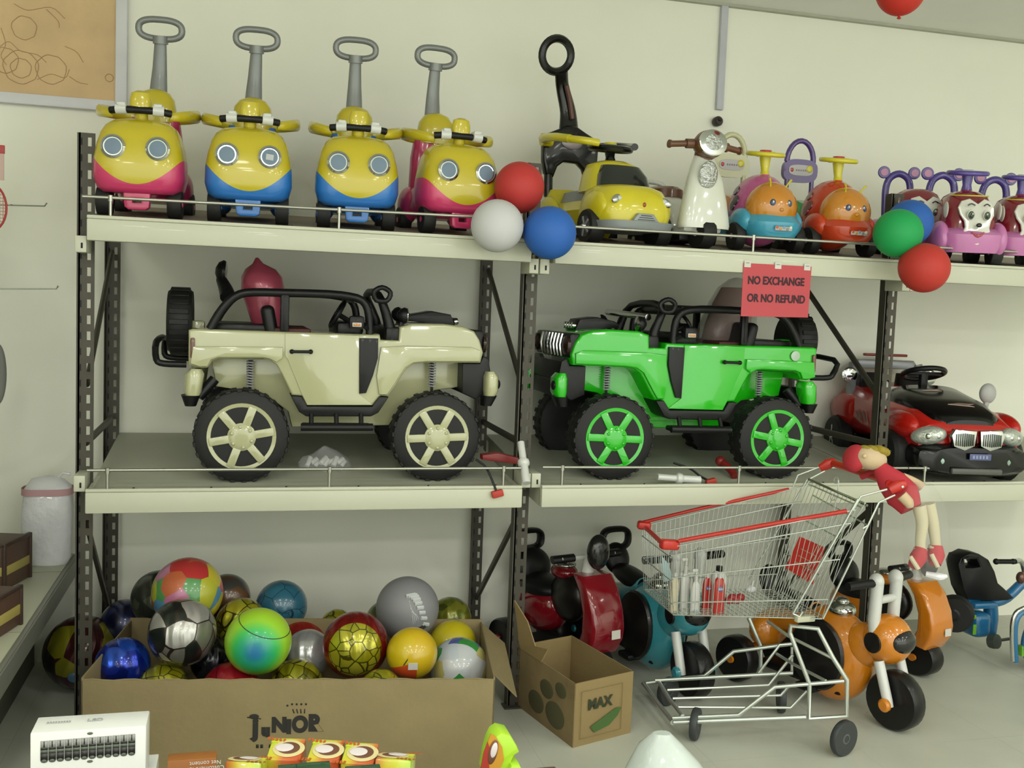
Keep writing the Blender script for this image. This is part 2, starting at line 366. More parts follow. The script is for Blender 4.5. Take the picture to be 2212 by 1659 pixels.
# bagged bundle on the gondola shelf
BAG = mat('bag_film', (246, 246, 252), .35, alpha=1., vary=.05, bump=.6, bscale=28, coat=.3)
def crumple(o, st, sc, seed=0):
    from mathutils import noise
    for v in o.data.vertices:
        n_ = noise.noise_vector(v.co * sc + Vector((seed, seed, seed))); v.co += n_ * st
bx, by = FZ(98, 1222, ZG).x, FZ(98, 1222, ZG).y + .05
t = thing('wrapped_bundle', 'white plastic-wrapped bundle standing upright on the left shelf', 'package', (bx, by, ZG))
g = G(); g.loft([(0, 0, .0, .075, .05, 3), (0, 0, .03, .09, .065, 3), (0, 0, .2, .098, .07, 3), (0, 0, .31, .09, .065, 3), (0, 0, .345, .06, .04, 2.5), (0, 0, .36, .02, .02, 2)], BAG, 40)
o = g.build('film', t); crumple(o, .012, 14)
g = G(); g.loft([(0, 0, .285, .097, .0705, 3), (0, 0, .312, .096, .0705, 3)], mat('pale_pink_print', (216, 170, 176), .5), 40, cap=False); g.build('printed_band', t)
g = G(); g.tube([(.04, 0, .35), (.06, -.01, .37), (.085, -.01, .365)], .006, BAG, n=6); g.build('tied_end', t)
# two framed boxes on the gondola shelf
WD = matte('dark_brown_wood', (70, 52, 44), .5); BR = matte('brown_cover', (96, 70, 58), .5); YL = mat('ochre_band', (188, 172, 96), .6)
for k, (px, py, hh, lb) in enumerate(((-6, 1235, .17, 'brown and ochre wooden box tilted on the left shelf, farther one'), (-34, 1345, .13, 'brown and ochre wooden box on the left shelf, nearest the camera'))):
    q = FZ(px + 30, py + 30, ZG); t = thing('wooden_box', lb, 'box', (q.x - .06, q.y + .06 - .02, ZG), rz=-.25, group='brown boxes on the left shelf')
    g = G(); g.box((0, 0, hh / 2), (.16, .2, hh), BR, bev=.006); g.build('body', t)
    g = G(); g.box((0, 0, hh * .42), (.164, .204, .035), YL, bev=.004); g.build('band', t)
    g = G()
    for sx in (-1, 1): g.box((sx * .08, -.1, hh / 2), (.014, .014, hh + .01), WD, bev=.003); g.box((sx * .08, .1, hh / 2), (.014, .014, hh + .01), WD, bev=.003)
    g.box((0, -.1, hh), (.17, .014, .014), WD, bev=.003); g.box((.08, 0, hh), (.014, .2, .014), WD, bev=.003); g.build('edge_frame', t)

# ------------------------------------------------------------------ the rack
POST = mat('rack_dark_steel', (76, 72, 62), .5, .2, vary=.12, vscale=12); SLOT = matte('slot_black', (20, 20, 20))
BEAM = mat('beam_cream', (212, 213, 192), .38, vary=.02, vscale=2, coat=.15); DECK = mat('deck_grey', (190, 192, 174), .55, vary=.05, vscale=3)
DECKU = mat('deck_brown_grey', (150, 136, 122), .6, vary=.06, vscale=3)
WB = 1.6; PWID = .058; DR = .751
def ZM(y): return .897 + .10 * (y + .13)
def ZU(y): return 1.838 + .12 * (y + .13)
rack = thing('storage_rack', 'dark slotted steel rack with cream beams holding the toys', 'rack', (0, 0, 0))
ztop = W(187, 287, 0).z
def post(x, y, h, sgn):
    g = G(); hx0, hx1 = .034, .046; pit = .0555; hh = .030
    g.box((x + hx0 / 2, y, h / 2), (hx0, .003, h), POST, bev=0); g.box((x + (hx1 + PWID) / 2, y, h / 2), (PWID - hx1, .003, h), POST, bev=0)
    z = h - .012; zs = [(z + .006, h)]
    n = int(h / pit)
    for i in range(n + 1):
        zt = h - .03 - i * pit + .015; 
        a = zt - hh; b = a - (pit - hh)
        if i == 0: g.box((x + (hx0 + hx1) / 2, y, (h + zt) / 2), (hx1 - hx0, .003, h - zt), POST, bev=0)
        if b < 0: b = 0
        if a > b: g.box((x + (hx0 + hx1) / 2, y, (a + b) / 2), (hx1 - hx0, .003, a - b), POST, bev=0)
        if a > 0: g.box((x + .014, y - .0016, a + hh / 2), (.005, .001, hh * .8), SLOT, bev=0)
    g.box((x + .0015, y + sgn * .02, h / 2), (.003, .04, h), POST, bev=0)
    g.box((x + .008, y + sgn * .002, h / 2), (.006, .007, h), POST, bev=0)
    g.box((x + PWID / 2, y, .003), (PWID + .03, .06, .006), POST, bev=.001)
    g.build('upright_post', rack)
for i in range(3):
    post(i * WB, 0, ztop if i == 0 else (W(1150, 352, 0).z if i == 1 else W(1930, 418, 0).z), 1); post(i * WB, DR, 1.9, -1)
    fx = i * WB + .03
    def zz(px, py, Y): return W(px, py, Y).z
    for (y0, z0, y1, z1) in ((.71, zz(240, 545, .71), .04, zz(200, 830, .04)), (.71, zz(243, 905, .71), .04, zz(200, 955, .04)), (.04, zz(210, 1125, .04), .71, zz(240, 1320, .71))):
        g = G(); g.tube([(fx, y0, z0), (fx, y1, z1)], .015, POST, n=8, flat=.7); g.build('diagonal_brace', rack)
def beamset(x0, x1, zb, zt, zf, deckm, name, yb=-.155, tilt=0):
    g = G(); g.box(((x0 + x1) / 2, yb + .02, (zb + zt) / 2), (x1 - x0, .04, zt - zb), BEAM, bev=.004)
    g.box(((x0 + x1) / 2, yb + .01, zt + .006), (x1 - x0, .02, .012), BEAM, bev=.003)
    g.build('front_beam', rack)
    g = G(); g.box(((x0 + x1) / 2, DR - .03, zf(DR) - .06), (x1 - x0, .03, .07), BEAM, bev=.004); g.build('rear_beam', rack)
    for xx in (x0 + .008, x1 - .008):
        g = G(); tb = bmesh.new(); pr = [(yb + .03, zb), (yb + .03, zt), (DR - .02, zf(DR) - .028), (DR - .02, zf(DR) - .1)]
        va = [tb.verts.new((xx - .008, y, z)) for y, z in pr]; vb = [tb.verts.new((xx + .008, y, z)) for y, z in pr]
        tb.faces.new(va); tb.faces.new(vb)
        for k in range(4): tb.faces.new((va[k], va[(k + 1) % 4], vb[(k + 1) % 4], vb[k]))
        g.add(tb, BEAM); g.build('side_rail', rack)
    g = G(); tb = bmesh.new(); pr = [(yb + .022, zf(yb) - .024), (yb + .022, zf(yb + .022)), (YW - .012, zf(YW)), (YW - .012, zf(YW) - .022)]
    va = [tb.verts.new((x0 + .002, y, z)) for y, z in pr]; vb = [tb.verts.new((x1 - .002, y, z)) for y, z in pr]
    tb.faces.new(va); tb.faces.new(vb)
    for k in range(4): tb.faces.new((va[k], va[(k + 1) % 4], vb[(k + 1) % 4], vb[k]))
    g.add(tb, deckm); g.build('shelf_panel', rack)
    n = 6
    for k in range(n):
        g = G(); g.lathe([(.004, 0), (.003, .003)], (x0 + (x1 - x0) * (k + .6) / n, yb + .011, zt + .012), (0, 0, 1), SLOT, 8); g.build('bolt', rack)
YB = -.155
zUt, zUb, zMt, zMb = 1.8286, 1.7561, .9075, .8348
xl0 = W(187, 500, YB).x; xr0 = W(1128, 1080, YB).x; xl1 = W(1170, 1080, YB).x
beamset(xl0, xr0, zUb, zUt, ZU, DECKU, 'u'); beamset(xl1 + .015, xl1 + 1.57, zUb, zUt, ZU, DECKU, 'u'); beamset(xl1 + 1.575, xl1 + 3.1, zUb, zUt, ZU, DECKU, 'u')
beamset(xl0, xr0, zMb, zMt, ZM, DECK, 'm'); beamset(xl1, xl1 + 1.57, zMb, zMt, ZM, DECK, 'm'); beamset(xl1 + 1.575, xl1 + 3.1, zMb, zMt, ZM, DECK, 'm')
# brackets that hook the beams on the posts
for (x, z, s_) in ((.03, zUb, 1), (WB + .008, zUb, 1), (WB + .05, zUb, 1), (2 * WB + .012, zUb, 1), (2 * WB + .05, zUb, 1), (.03, zMt + .03, 0), (WB + .01, zMt + .03, 0), (WB + .05, zMt + .03, 0)):
    g = G(); zc = z - .012 if s_ else z - .005
    g.box((x, -.062, zc), (.036, .12, .055), BEAM, bev=.002); g.box((x + .004, -.1235, zc - .005), (.006, .002, .018), SLOT, bev=.0005); g.build('beam_bracket', rack)
# guard rails with little posts: part of the rack
RAILM = mat('rail_steel', (190, 190, 180), .3, .9)
def rail(pts, posts, Y, zbase):
    P = [W(x, y, Y) for x, y in pts]; g = G(); g.tube(P, .0055, RAILM, n=10); r = g.build('guard_rail', rack)
    for px, py in posts:
        q = W(px, py, Y); zt_ = P[0].z + (P[-1].z - P[0].z) * (q.x - P[0].x) / (P[-1].x - P[0].x)
        g = G(); g.tube([(q.x, Y, zbase), (q.x, Y, zt_ + .002)], .0055, RAILM, n=10); g.lathe([(.0085, -.012), (.0085, .008)], (q.x, Y, zt_), (0, 0, 1), RAILM, 10); g.build('rail_post', r)
YR = -.142
rail([(178, 424), (1040, 469)], [(239, 424), (733, 450)], YR, zUt)
rail([(1232, 489), (1895, 528)], [(1628, 510)], YR, zUt)
rail([(2000, 533), (2330, 552)], [(2290, 540)], YR, zUt)
rail([(188, 1016), (1125, 1011)], [(232, 1016), (712, 1008), (1088, 1010)], YR, zMt)
rail([(1172, 1009), (1960, 1011)], [(1215, 1010), (1597, 1010), (1905, 1010)], YR, zMt)
rail([(1962, 1011), (2330, 1014)], [(1998, 1010)], YR, zMt)

# ------------------------------------------------------------------ upper shelf: four push cars
YEL = (214, 196, 40); PNK = (222, 62, 118); BLU = (48, 128, 214)
BODY_P = bicolor('yellow_over_pink', YEL, PNK, .112, 4.2); BODY_B = bicolor('yellow_over_blue', YEL, BLU, .112, 4.2)
YP = plastic('yellow_plastic', YEL); PP = plastic('pink_plastic', PNK); BP = plastic('blue_plastic', BLU)
GREYP = mat('grey_handle', (142, 146, 146), .35, .25, coat=.2)
LENS = mat('blue_grey_lens', (128, 148, 168), .45, spec=.3); LENSD = mat('lens_bezel', (92, 108, 122), .3)
RT_ = math.atan(.12)
def push_car(name, lab, x, y, rz, BODY, LOW, tagx):
    t = thing(name, lab, 'push car', (x, y, ZU(y)), rz, RT_ * .5, group='yellow push cars on the top shelf')
    g = G(); g.loft([(0, .10, .082, .122, .11, 3.6), (0, .095, .098, .140, .120, 3.8), (0, .09, .135, .151, .125, 3.8), (0, .09, .19, .150, .125, 3.7), (0, .095, .24, .142, .118, 3.6), (0, .10, .285, .130, .108, 3.4), (0, .105, .312, .115, .094, 3.2), (0, .11, .330, .092, .072, 3), (0, .11, .338, .05, .04, 2.6)], BODY, 56)
    body = g.build('front_body', t, ang=60)
    g = G(); g.loft([(0, .33, .06, .10, .2, 3), (0, .33, .10, .118, .21, 3), (0, .33, .17, .105, .2, 2.6), (0, .34, .20, .07, .18, 2.4)], LOW, 36)
    for sx in (-1, 1): g.ell((sx * .10, .40, .11), (.038, .085, .075), LOW)
    g.build('rear_body', t)
    g = G(); g.loft([(0, .30, .19, .07, .1, 2.6), (0, .30, .215, .062, .09, 2.4)], matte('seat_grey', (120, 122, 122)), 24); g.build('seat', t)
    # headlamps
    for sx in (-1, 1):
        l = G(); l.lathe([(.034, -.014), (.040, .0), (.040, .009), (.034, .014), (.031, .009)], (sx * .072, -.022, .232), (0, -1, .10), CHROME, 32); lo = l.build('headlamp_ring', t)
        l = G(); l.lathe([(.034, .003), (.0325, .0075), (.024, .010), (.012, .0115), (.001, .012)], (sx * .072, -.022, .232), (0, -1, .10), LENS, 28); l.build('headlamp_lens', lo)
    # lower tow loop
    g = G(); g.prism([(-.045, .09), (-.04, .035), (-.028, .026), (.028, .026), (.04, .035), (.045, .09)], -.005, .03, LOW, bev=.005, hole=[(-.015, .05), (.015, .05), (.015, .064), (-.015, .064)]); g.build('tow_loop', t)
    # wheels
    for sx, yy in ((-1, .07), (1, .07), (-1, .40), (1, .40)):
        g = G(); wheel(g, (sx * .117, yy, .052), .052, .046, (1, 0, 0), hub=LOW, ri=.5); g.build('wheel', t)
    # backrest, safety arms, handle
    g = G(); g.loft([(0, .40, .17, .10, .045, 2.8), (0, .40, .30, .098, .045, 2.8), (0, .40, .372, .088, .042, 2.6)], LOW, 32); br = g.build('backrest', t)
    g = G(); g.loft([(0, .40, .36, .074, .05, 2.8), (0, .40, .41, .074, .05, 2.6), (0, .40, .445, .068, .046, 2.4), (0, .40, .47, .05, .036, 2.2), (0, .40, .482, .02, .016, 2)], YP, 32); g.build('headrest', br)
    for sx in (-1, 1):
        g = G(); g.tube([(sx * .06, .40, .375), (sx * .11, .39, .38), (sx * .157, .33, .382), (sx * .168, .25, .376), (sx * .152, .16, .366), (sx * .12, .105, .356), (sx * .095, .09, .352)], [.02, .021, .022, .022, .02, .016, .012], YP, n=10, sub=4, flat=.5); g.build('safety_arm', t)
    g = G(); g.tube([(0, .10, .32), (0, .085, .37)], .022, YP, n=16); g.loft([(0, .075, .36, .035, .022, 2.6), (0, .075, .40, .036, .022, 2.5), (0, .075, .425, .030, .018, 2.2), (0, .075, .433, .012, .008, 2)], YP, 24); st = g.build('steering_head', t)
    g = G(); g.tube([(-.10, .08, .362), (-.05, .062, .366), (.05, .062, .366), (.10, .08, .362)], .0125, BLACK, n=12, sub=3); g.build('handlebar', st)
    for sx in (-1, 1):
        g = G(); g.tube([(sx * .042, .061, .368), (sx * .078, .067, .367)], .0185, WHITEP, n=16); g.box((sx * .06, .056, .383), (.03, .02, .014), WHITEP, bev=.006)
        g.build('white_grip', st)
    hx = tagx
    g = G(); g.tube([(0, .45, .22), (0, .455, .44), (hx * .5, .46, .57), (hx, .445, .675)], [.020, .021, .016, .013], GREYP, n=16, sub=4, flat=1.65)
    q = Vector((hx, .44, .708)); g.tube([(hx, .445, .655), (hx, .442, .683)], .028, GREYP, n=16)
    g.tube([q + Vector((.078 * math.copysign(abs(math.cos(a)) ** .7, math.cos(a)), -.006 * math.sin(a), .034 * math.copysign(abs(math.sin(a)) ** .8, math.sin(a)))) for a in [2 * PI * k / 32 for k in range(32)]], .0125, GREYP, n=10, closed=True)
    g.build('push_handle', t)
    return t
cars = []
for (px, pb, rz, BODY, LOW, lab, hx) in ((297, 476, -.07, BODY_P, PP, 'yellow and pink push car at the far left end of the top shelf', .01), (535, 480, -.03, BODY_B, BP, 'yellow and blue push car next to the leftmost pink one, price sticker on one lamp', .01), (769, 494, -.05, BODY_B, BP, 'yellow and blue push car between the blue one and the right-hand pink one', .0), (995, 503, .12, BODY_P, PP, 'yellow and pink push car turned sideways beside the red balloon', .0)):
    y = -.05; q = W(px, pb, y); cars.append(push_car('push_car', lab, q.x, y - .02, rz, BODY, LOW, hx))
g = G(); g.box((.072, -.037, .232), (.026, .002, .02), matte('price_paper', (206, 210, 214), .6), bev=0, rot=(.1, .1, 0)); g.build('price_sticker', cars[1])

# ------------------------------------------------------------------ yellow car with black push handle
YEL2 = plastic('lemon_plastic', (226, 212, 40)); GSV = mat('silver_grey_plastic', (158, 164, 166), .35, .1)
GBLK = mat('gloss_black', (16, 18, 16), .25, spec=.4, coat=.25)
q = W(1305, 520, .05); qq = thing('push_car', 'yellow push car with tall black handle beside the blue and white balloons', 'push car', (q.x + .095, -.07, ZU(-.07)), rz=.18, rx=0)
t = qq; t.scale = (1.16, 1.12, 1.14)
g = G(); g.warp
g.loft([(0, .10, .075, .135, .13, 3.4), (0, .10, .11, .142, .135, 3.4), (0, .10, .155, .138, .13, 3), (0, .11, .19, .125, .12, 2.6), (0, .125, .205, .10, .10, 2.4), (0, .13, .210, .05, .06, 2)], YEL2, 44)
g.loft([(0, .19, .19, .115, .10, 2.8), (0, .195, .250, .104, .085, 2.8), (0, .20, .288, .088, .07, 2.6), (0, .20, .302, .05, .045, 2.4)], YEL2, 40)
for sx in (-1, 1): g.ell((sx * .122, .09, .125), (.028, .085, .06), YEL2)
g.build('front_body', t)
g = G(); g.loft([(0, .112, .200, .100, .05, 2.8), (0, .124, .245, .092, .047, 2.8), (0, .142, .280, .074, .038, 2.5)], mat('windscreen', (36, 42, 38), .15, coat=.5), 32); g.build('windscreen', t)
g = G(); g.loft([(0, .36, .07, .10, .22, 3), (0, .36, .13, .115, .22, 3), (0, .37, .165, .09, .2, 2.6)], YEL2, 36); g.loft([(0, .52, .12, .105, .07, 2.6), (0, .52, .19, .10, .06, 2.6), (0, .52, .225, .085, .045, 2.4)], YEL2, 32)
for sx in (-1, 1): g.ell((sx * .11, .47, .11), (.03, .085, .085), YEL2)
g.build('rear_body', t)
g = G(); g.loft([(0, .38, .16, .085, .1, 2.8), (0, .38, .205, .075, .09, 2.6), (0, .38, .212, .05, .06, 2.2)], GSV, 30); g.build('seat', t)
g = G(); g.loft([(0, .095, .052, .14, .138, 3.4), (0, .09, .078, .147, .143, 3.4)], GSV, 44)
g.prism([(-.05, .078), (-.03, .104), (.03, .104), (.05, .078)], -.050, -.03, GSV, bev=.003)
g.build('front_bumper', t)
g = G()
for k in range(3): g.box((0, -.0515, .083 + k * .007), (.066 - k * .012, .002, .002), matte('grille_dark', (70, 72, 70)), bev=0)
g.build('grille', t)
for sx in (-1, 1):
    g = G(); g.ell((sx * .092, -.008, .150), (.028, .012, .016), CHROME, rot=(0, sx * .35, -sx * .45), n=20); g.ell((sx * .112, .002, .117), (.008, .01, .022), CHROME, rot=(0, 0, -sx * .7), n=12); hl = g.build('headlamp', t)
    g = G(); g.ell((sx * .088, -.016, .152), (.012, .006, .009), mat('lamp_glass', (210, 216, 212), .05, trans=.0, coat=1), n=14); g.build('lamp_bulb', hl)
g = G(); g.ell((0, -.034, .135), (.006, .004, .008), plastic('badge_red', (170, 60, 30)), n=10); g.build('badge', t)
for sx, yy in ((-1, .09), (1, .09), (-1, .47), (1, .47)):
    g = G(); wheel(g, (sx * .132, yy, .060), .060, .052, (1, 0, 0), ri=.66); w_ = g.build('wheel', t)
    g = G(); g.lathe([(.034, -.004), (.036, .004)], (sx * .154, yy, .060), (sx, 0, 0), GSV, 24); g.lathe([(.010, 0), (.007, .010)], (sx * .158, yy, .060), (sx, 0, 0), CHROME, 12)
    for k in range(5):
        a = 2 * PI * k / 5; g.box((sx * .160, yy + .02 * math.cos(a), .060 + .02 * math.sin(a)), (.004, .03, .008), GSV, rot=(a, 0, 0), bev=.001)
    g.build('hubcap', w_)
g = G(); g.tube([(0, .21, .290), (0, .215, .32), (0, .22, .352)], [.024, .016, .02], GBLK, n=16, sub=3); g.torus((0, .22, .352), .072, .012, GBLK, axis=(0, -.12, 1)); g.box((0, .22, .352), (.14, .024, .014), GBLK, bev=.005); st = g.build('steering_wheel', t)
g = G(); g.loft([(0, .22, .35, .026, .026, 2.4), (0, .22, .372, .022, .022, 2.2)], YEL2, 20); g.build('horn_button', st)
# back frame
zb_ = .22
for sx in (-1, 1):
    g = G(); g.tube([(sx * .085, .53, .20), (sx * .085, .535, .30)], .017, GBLK, n=14); g.build('back_post', t)
g = G()
ppts = [(-.105, .285), (-.115, .33), (-.118, .40), (-.105, .435), (-.06, .455), (-.02, .475), (.02, .475), (.06, .455), (.105, .435), (.118, .40), (.115, .33), (.105, .285), (.07, .275), (.055, .315), (.03, .335), (-.03, .335), (-.055, .315), (-.07, .275)]
g.prism(ppts, .515, .55, GBLK, bev=.010, seg=3); bk = g.build('backrest_frame', t)
g = G(); g.ell((0, .513, .41), (.045, .004, .026), mat('decal_silver', (150, 140, 144), .3, .4), n=20); g.build('decal', bk)
g = G(); g.tube([(0, .545, .44), (-.005, .55, .53), (-.035, .545, .62), (-.055, .52, .67)], [.028, .022, .018, .018], GBLK, n=14, sub=5, flat=1.5); 
g.torus((-.085, .505, .725), .058, .0155, GBLK, axis=(.05, 1, .25), ry=.060)
ph = g.build('push_handle', t)
g = G(); g.tube([(-.002, .518, .50), (-.014, .518, .56), (-.036, .51, .62)], .011, mat('decal_rust', (104, 66, 56), .4), n=8, sub=3, flat=.8); g.build('handle_decal', ph)
g = G(); g.tube([(-.10, .50, .405), (-.16, .44, .40), (-.17, .33, .39), (-.15, .24, .375)], .015, YEL2, n=12, sub=4); g.lathe([(.024, -.02), (.024, .02)], (-.115, .50, .407), (1, 0, 0), YEL2, 16); g.build('safety_bar', t)
g = G(); g.tube([(-.155, .25, .376), (-.12, .19, .365), (-.07, .175, .36)], .013, YEL2, n=10, sub=3); g.tube([(.10, .50, .405), (.13, .42, .40), (.135, .32, .385), (.09, .2, .365)], .013, GBLK, n=10, sub=4); g.build('arm', t)

# ------------------------------------------------------------------ cream ride-on scooter
CRM = plastic('cream_shell', (232, 234, 222), .22, .8); BRN = plastic('brown_plastic', (112, 72, 48), .4, .3)
q = W(1500, 540, -.05); t = thing('ride_on_scooter', 'cream ride-on scooter with brown handlebar and round silver headlight', 'scooter', (q.x + .045, -.06, ZU(-.06)), rz=.10); t.scale = (1.16, 1.05, .96)
g = G(); g.loft([(0, .03, .085, .092, .05, 3), (0, .03, .10, .095, .05, 3), (0, .03, .2, .082, .046, 2.6), (0, .035, .28, .068, .042, 2.4), (0, .045, .345, .05, .036, 2.3), (0, .05, .385, .036, .03, 2.2)], CRM, 40); g.build('front_shield', t)
g = G(); g.loft([(0, .40, .085, .09, .15, 3), (0, .40, .15, .10, .15, 2.8), (0, .40, .22, .088, .135, 2.6), (0, .40, .245, .07, .12, 2.4)], CRM, 36); g.box((0, .2, .085), (.15, .34, .03), CRM, bev=.01); g.build('rear_body', t)
g = G(); g.loft([(0, .37, .24, .068, .1, 2.6), (0, .37, .275, .066, .1, 2.5), (0, .37, .288, .05, .085, 2.3)], BRN, 28); g.build('seat', t)
g = G(); g.tube([(-.075, .50, .20), (-.078, .505, .30), (-.05, .51, .33), (.05, .51, .33), (.078, .505, .30), (.075, .50, .20)], .011, CRM, n=10, sub=4); g.build('backrest_loop', t)
g = G(); g.lathe([(.026, -.05), (.05, -.03), (.058, .0), (.055, .02)], (0, .015, .43), (0, -1, .08), BRN, 28); g.tube([(0, .05, .37), (0, .04, .42)], .036, BRN, n=16); hd = g.build('head', t)
g = G(); g.lathe([(.054, 0), (.054, .012), (.048, .015)], (0, -.003, .432), (0, -1, .08), CHROME, 32); hh_ = g.build('headlight', hd)
g = G(); g.lathe([(.047, .0), (.044, .008), (.03, .013), (.001, .015)], (0, -.006, .432), (0, -1, .08), mat('faceted_reflector', (214, 218, 216), .12, .85, bump=1., bscale=110), 28); g.build('reflector', hh_)
for sx in (-1, 1):
    g = G(); g.tube([(sx * .045, .03, .43), (sx * .08, .035, .428)], .02, BRN, n=12); g.tube([(sx * .08, .035, .428), (sx * .135, .045, .422)], .013, BRN, n=12); g.lathe([(.017, 0), (.017, .006)], (sx * .135, .045, .422), (sx, 0, 0), BRN, 12); g.build('handle_grip', hd)
g = G(); g.ell((-.012, -.012, .30), (.036, .012, .058), mat('faceted_reflector', (214, 218, 216)), rot=(.12, 0, 0), n=24)
for k in range(4): g.box((-.012, -.025 + k * .0035, .27 + k * .02), (.05, .003, .004), CHROME, bev=.001)
g.build('shield_grille', t)
g = G(); wheel(g, (0, .035, .068), .068, .05, (1, 0, 0), hub=CRM, ri=.62); g.build('front_wheel', t)
for sx in (-1, 1):
    g = G(); wheel(g, (sx * .06, .43, .06), .06, .04, (1, 0, 0), hub=CRM, ri=.55); g.build('rear_wheel', t)
g = G(); g.box((0, .24, .052), (.12, .3, .03), BLACK, bev=.006); g.build('footboard', t)

# ------------------------------------------------------------------ ladybird cars
ORG = plastic('orange_face', (212, 138, 36), .25, .9); SWY = plastic('steering_yellow', (226, 214, 40)); REDP = plastic('red_plastic', (206, 58, 40))
EYEB = plastic('eye_blue', (58, 78, 120)); DKP = plastic('dark_spot', (58, 36, 52))
STK = matte('sticker_white', (226, 224, 216), .5)
def beetle(lab, x, y, rz, shell, fender, seat, back, spot, sticker=False):
    t = thing('ladybird_car', lab, 'ride-on car', (x, y, ZU(y)), rz, RT_ * .5, group='ladybird cars on the top shelf')
    g = G(); g.ell((0, .13, .17), (.118, .15, .15), shell, n=32); g.build('shell', t)
    for (sx, yy, zz_) in ((-1, .06, .245), (1, .06, .245), (-1, .16, .20), (1, .16, .20), (-1, .18, .285), (1, .18, .285)):
        d = Vector((sx * (.7 if zz_ < .28 else .45), (yy - .13) * 1.2, (zz_ - .17) * 3)); d = Vector((d.x / .118, d.y / .15, d.z / .15)); d.normalize(); p = Vector((d.x * .118, .13 + d.y * .15, .17 + d.z * .15)); nn = Vector((d.x / .118, d.y / .15, d.z / .15))
        s_ = G(); s_.lathe([(.022, -.004), (.020, .003), (.001, .004)], p, nn, spot, 16); s_.build('spot', t)
    g = G(); g.ell((0, .025, .178), (.108, .095, .106), ORG, n=32); f = g.build('face', t)
    for sx in (-1, 1):
        e = G(); e.ell((sx * .034, -.057, .195), (.0145, .010, .0165), EYEB, n=14); e.ell((sx * .034 - .003, -.066, .2), (.004, .003, .005), WHITEP, n=8); e.build('eye', f)
        e = G(); e.tube([(sx * .03, -.015, .25), (sx * .038, -.03, .275), (sx * .048, -.04, .292)], [.004, .003, .005], SWY, n=8, sub=3); e.build('antenna', f)
    e = G(); e.ell((0, -.068, .17), (.010, .008, .008), ORG, n=10); e.tube([(-.022, -.059, .140), (-.012, -.064, .131), (.0, -.066, .128), (.012, -.064, .131), (.022, -.059, .140)], [.003, .006, .007, .006, .003], EYEB, n=8, sub=3); e.build('smile', f)
    g = G(); g.loft([(0, .10, .062, .105, .175, 3), (0, .10, .09, .122, .188, 3), (0, .09, .12, .128, .18, 2.8), (0, .10, .15, .11, .16, 2.6)], fender, 44)
    for sx, yy in ((-1, .06), (1, .06), (-1, .33), (1, .33)): g.ell((sx * .112, yy, .12), (.033, .078, .055), fender)
    g.loft([(0, .33, .06, .11, .12, 3), (0, .33, .13, .11, .12, 2.8), (0, .34, .17, .09, .1, 2.6)], fender, 30)
    g.build('lower_body', t)
    g = G(); g.box((0, -.098, .095), (.075, .004, .016), matte('word_sticker', (196, 190, 186), .5), bev=.002); 
    for k in range(5): g.ell((-.03 + k * .015, -.101, .097 + .003 * (-1) ** k), (.006, .002, .006), plastic('dot_%d' % k, ((206, 90, 80), (214, 150, 60), (120, 160, 200), (140, 140, 140), (230, 228, 220))[k]), n=8)
    g.build('front_sticker', t)
    g = G(); g.loft([(0, .30, .165, .075, .075, 2.8), (0, .31, .20, .07, .07, 2.6), (0, .36, .24, .07, .02, 2.4)], seat, 28); g.build('seat', t)
    g = G(); g.tube([(0, .10, .30), (0, .105, .335), (0, .11, .39)], [.022, .016, .024], SWY, n=14, sub=2); g.torus((0, .11, .40), .072, .0095, SWY, axis=(0, -.10, 1), k=10); g.box((0, .11, .40), (.14, .022, .010), SWY, bev=.004); g.box((0, .11, .40), (.022, .14, .010), SWY, bev=.004); st = g.build('steering_wheel', t)
    g = G(); g.lathe([(.026, 0), (.024, .012)], (0, .11, .404), (0, 0, 1), REDP, 16); g.build('horn_button', st)
    g = G(); g.lathe([(.022, 0), (.018, .012)], (0, .10, .305), (0, 0, 1), shell, 14); g.build('column_collar', t)
    for sx, yy in ((-1, .05), (1, .05), (-1, .33), (1, .33)):
        g = G(); wheel(g, (sx * .132, yy, .058), .058, .040, (1, 0, 0), hub=plastic('lilac_hub', (168, 156, 178)), ri=.55); g.build('wheel', t)
    if back:
        for sx in (-1, 1):
            g = G(); g.tube([(sx * .062, .42, .14), (sx * .062, .43, .335)], .0105, back, n=12); g.build('back_post', t)
        g = G(); g.loft([(0, 0, -.012, .085, .052, 3), (0, 0, .012, .085, .052, 3)], back, 36, M=Matrix.Translation((0, .435, .375)) @ Euler((PI / 2, 0, 0)).to_matrix().to_4x4())
        g.tube([(.066 * math.cos(a), .437, .415 + .095 * math.sin(a)) for a in [PI * k / 12 for k in range(13)]], .0125, back, n=12); bb = g.build('back_frame', t)
        g = G(); g.loft([(0, 0, -.0145, .06, .024, 3), (0, 0, .0145, .06, .024, 3)], matte('sticker_pale', (206, 204, 206), .4), 30, M=Matrix.Translation((0, .435, .378)) @ Euler((PI / 2, 0, 0)).to_matrix().to_4x4())
        g.ell((.042, .4195, .386), (.016, .003, .016), SWY, n=12); g.ell((-.045, .4195, .378), (.008, .003, .009), REDP, n=10)
        for k in range(5): g.box((-.022 + k * .011, .4195, .378), (.006, .002, .008), plastic('letter_mauve', (150, 130, 140)), bev=.001)
        g.build('back_sticker', bb)
    if sticker:
        g = G(); g.box((.012, -.072, .108), (.024, .002, .018), STK, bev=0, rot=(.3, .15, 0)); g.build('price_sticker', t)
    return t
PINKV = plastic('magenta_pink', (208, 96, 158)); SKY = plastic('sky_blue', (70, 168, 200)); RORG = plastic('orange_red', (206, 66, 30)); CREAMB = plastic('pale_yellow', (214, 214, 170)); PURP = plastic('purple', (92, 66, 140)); SEATO = plastic('orange_seat', (222, 148, 80)); SEATG = plastic('green_seat', (70, 186, 90))
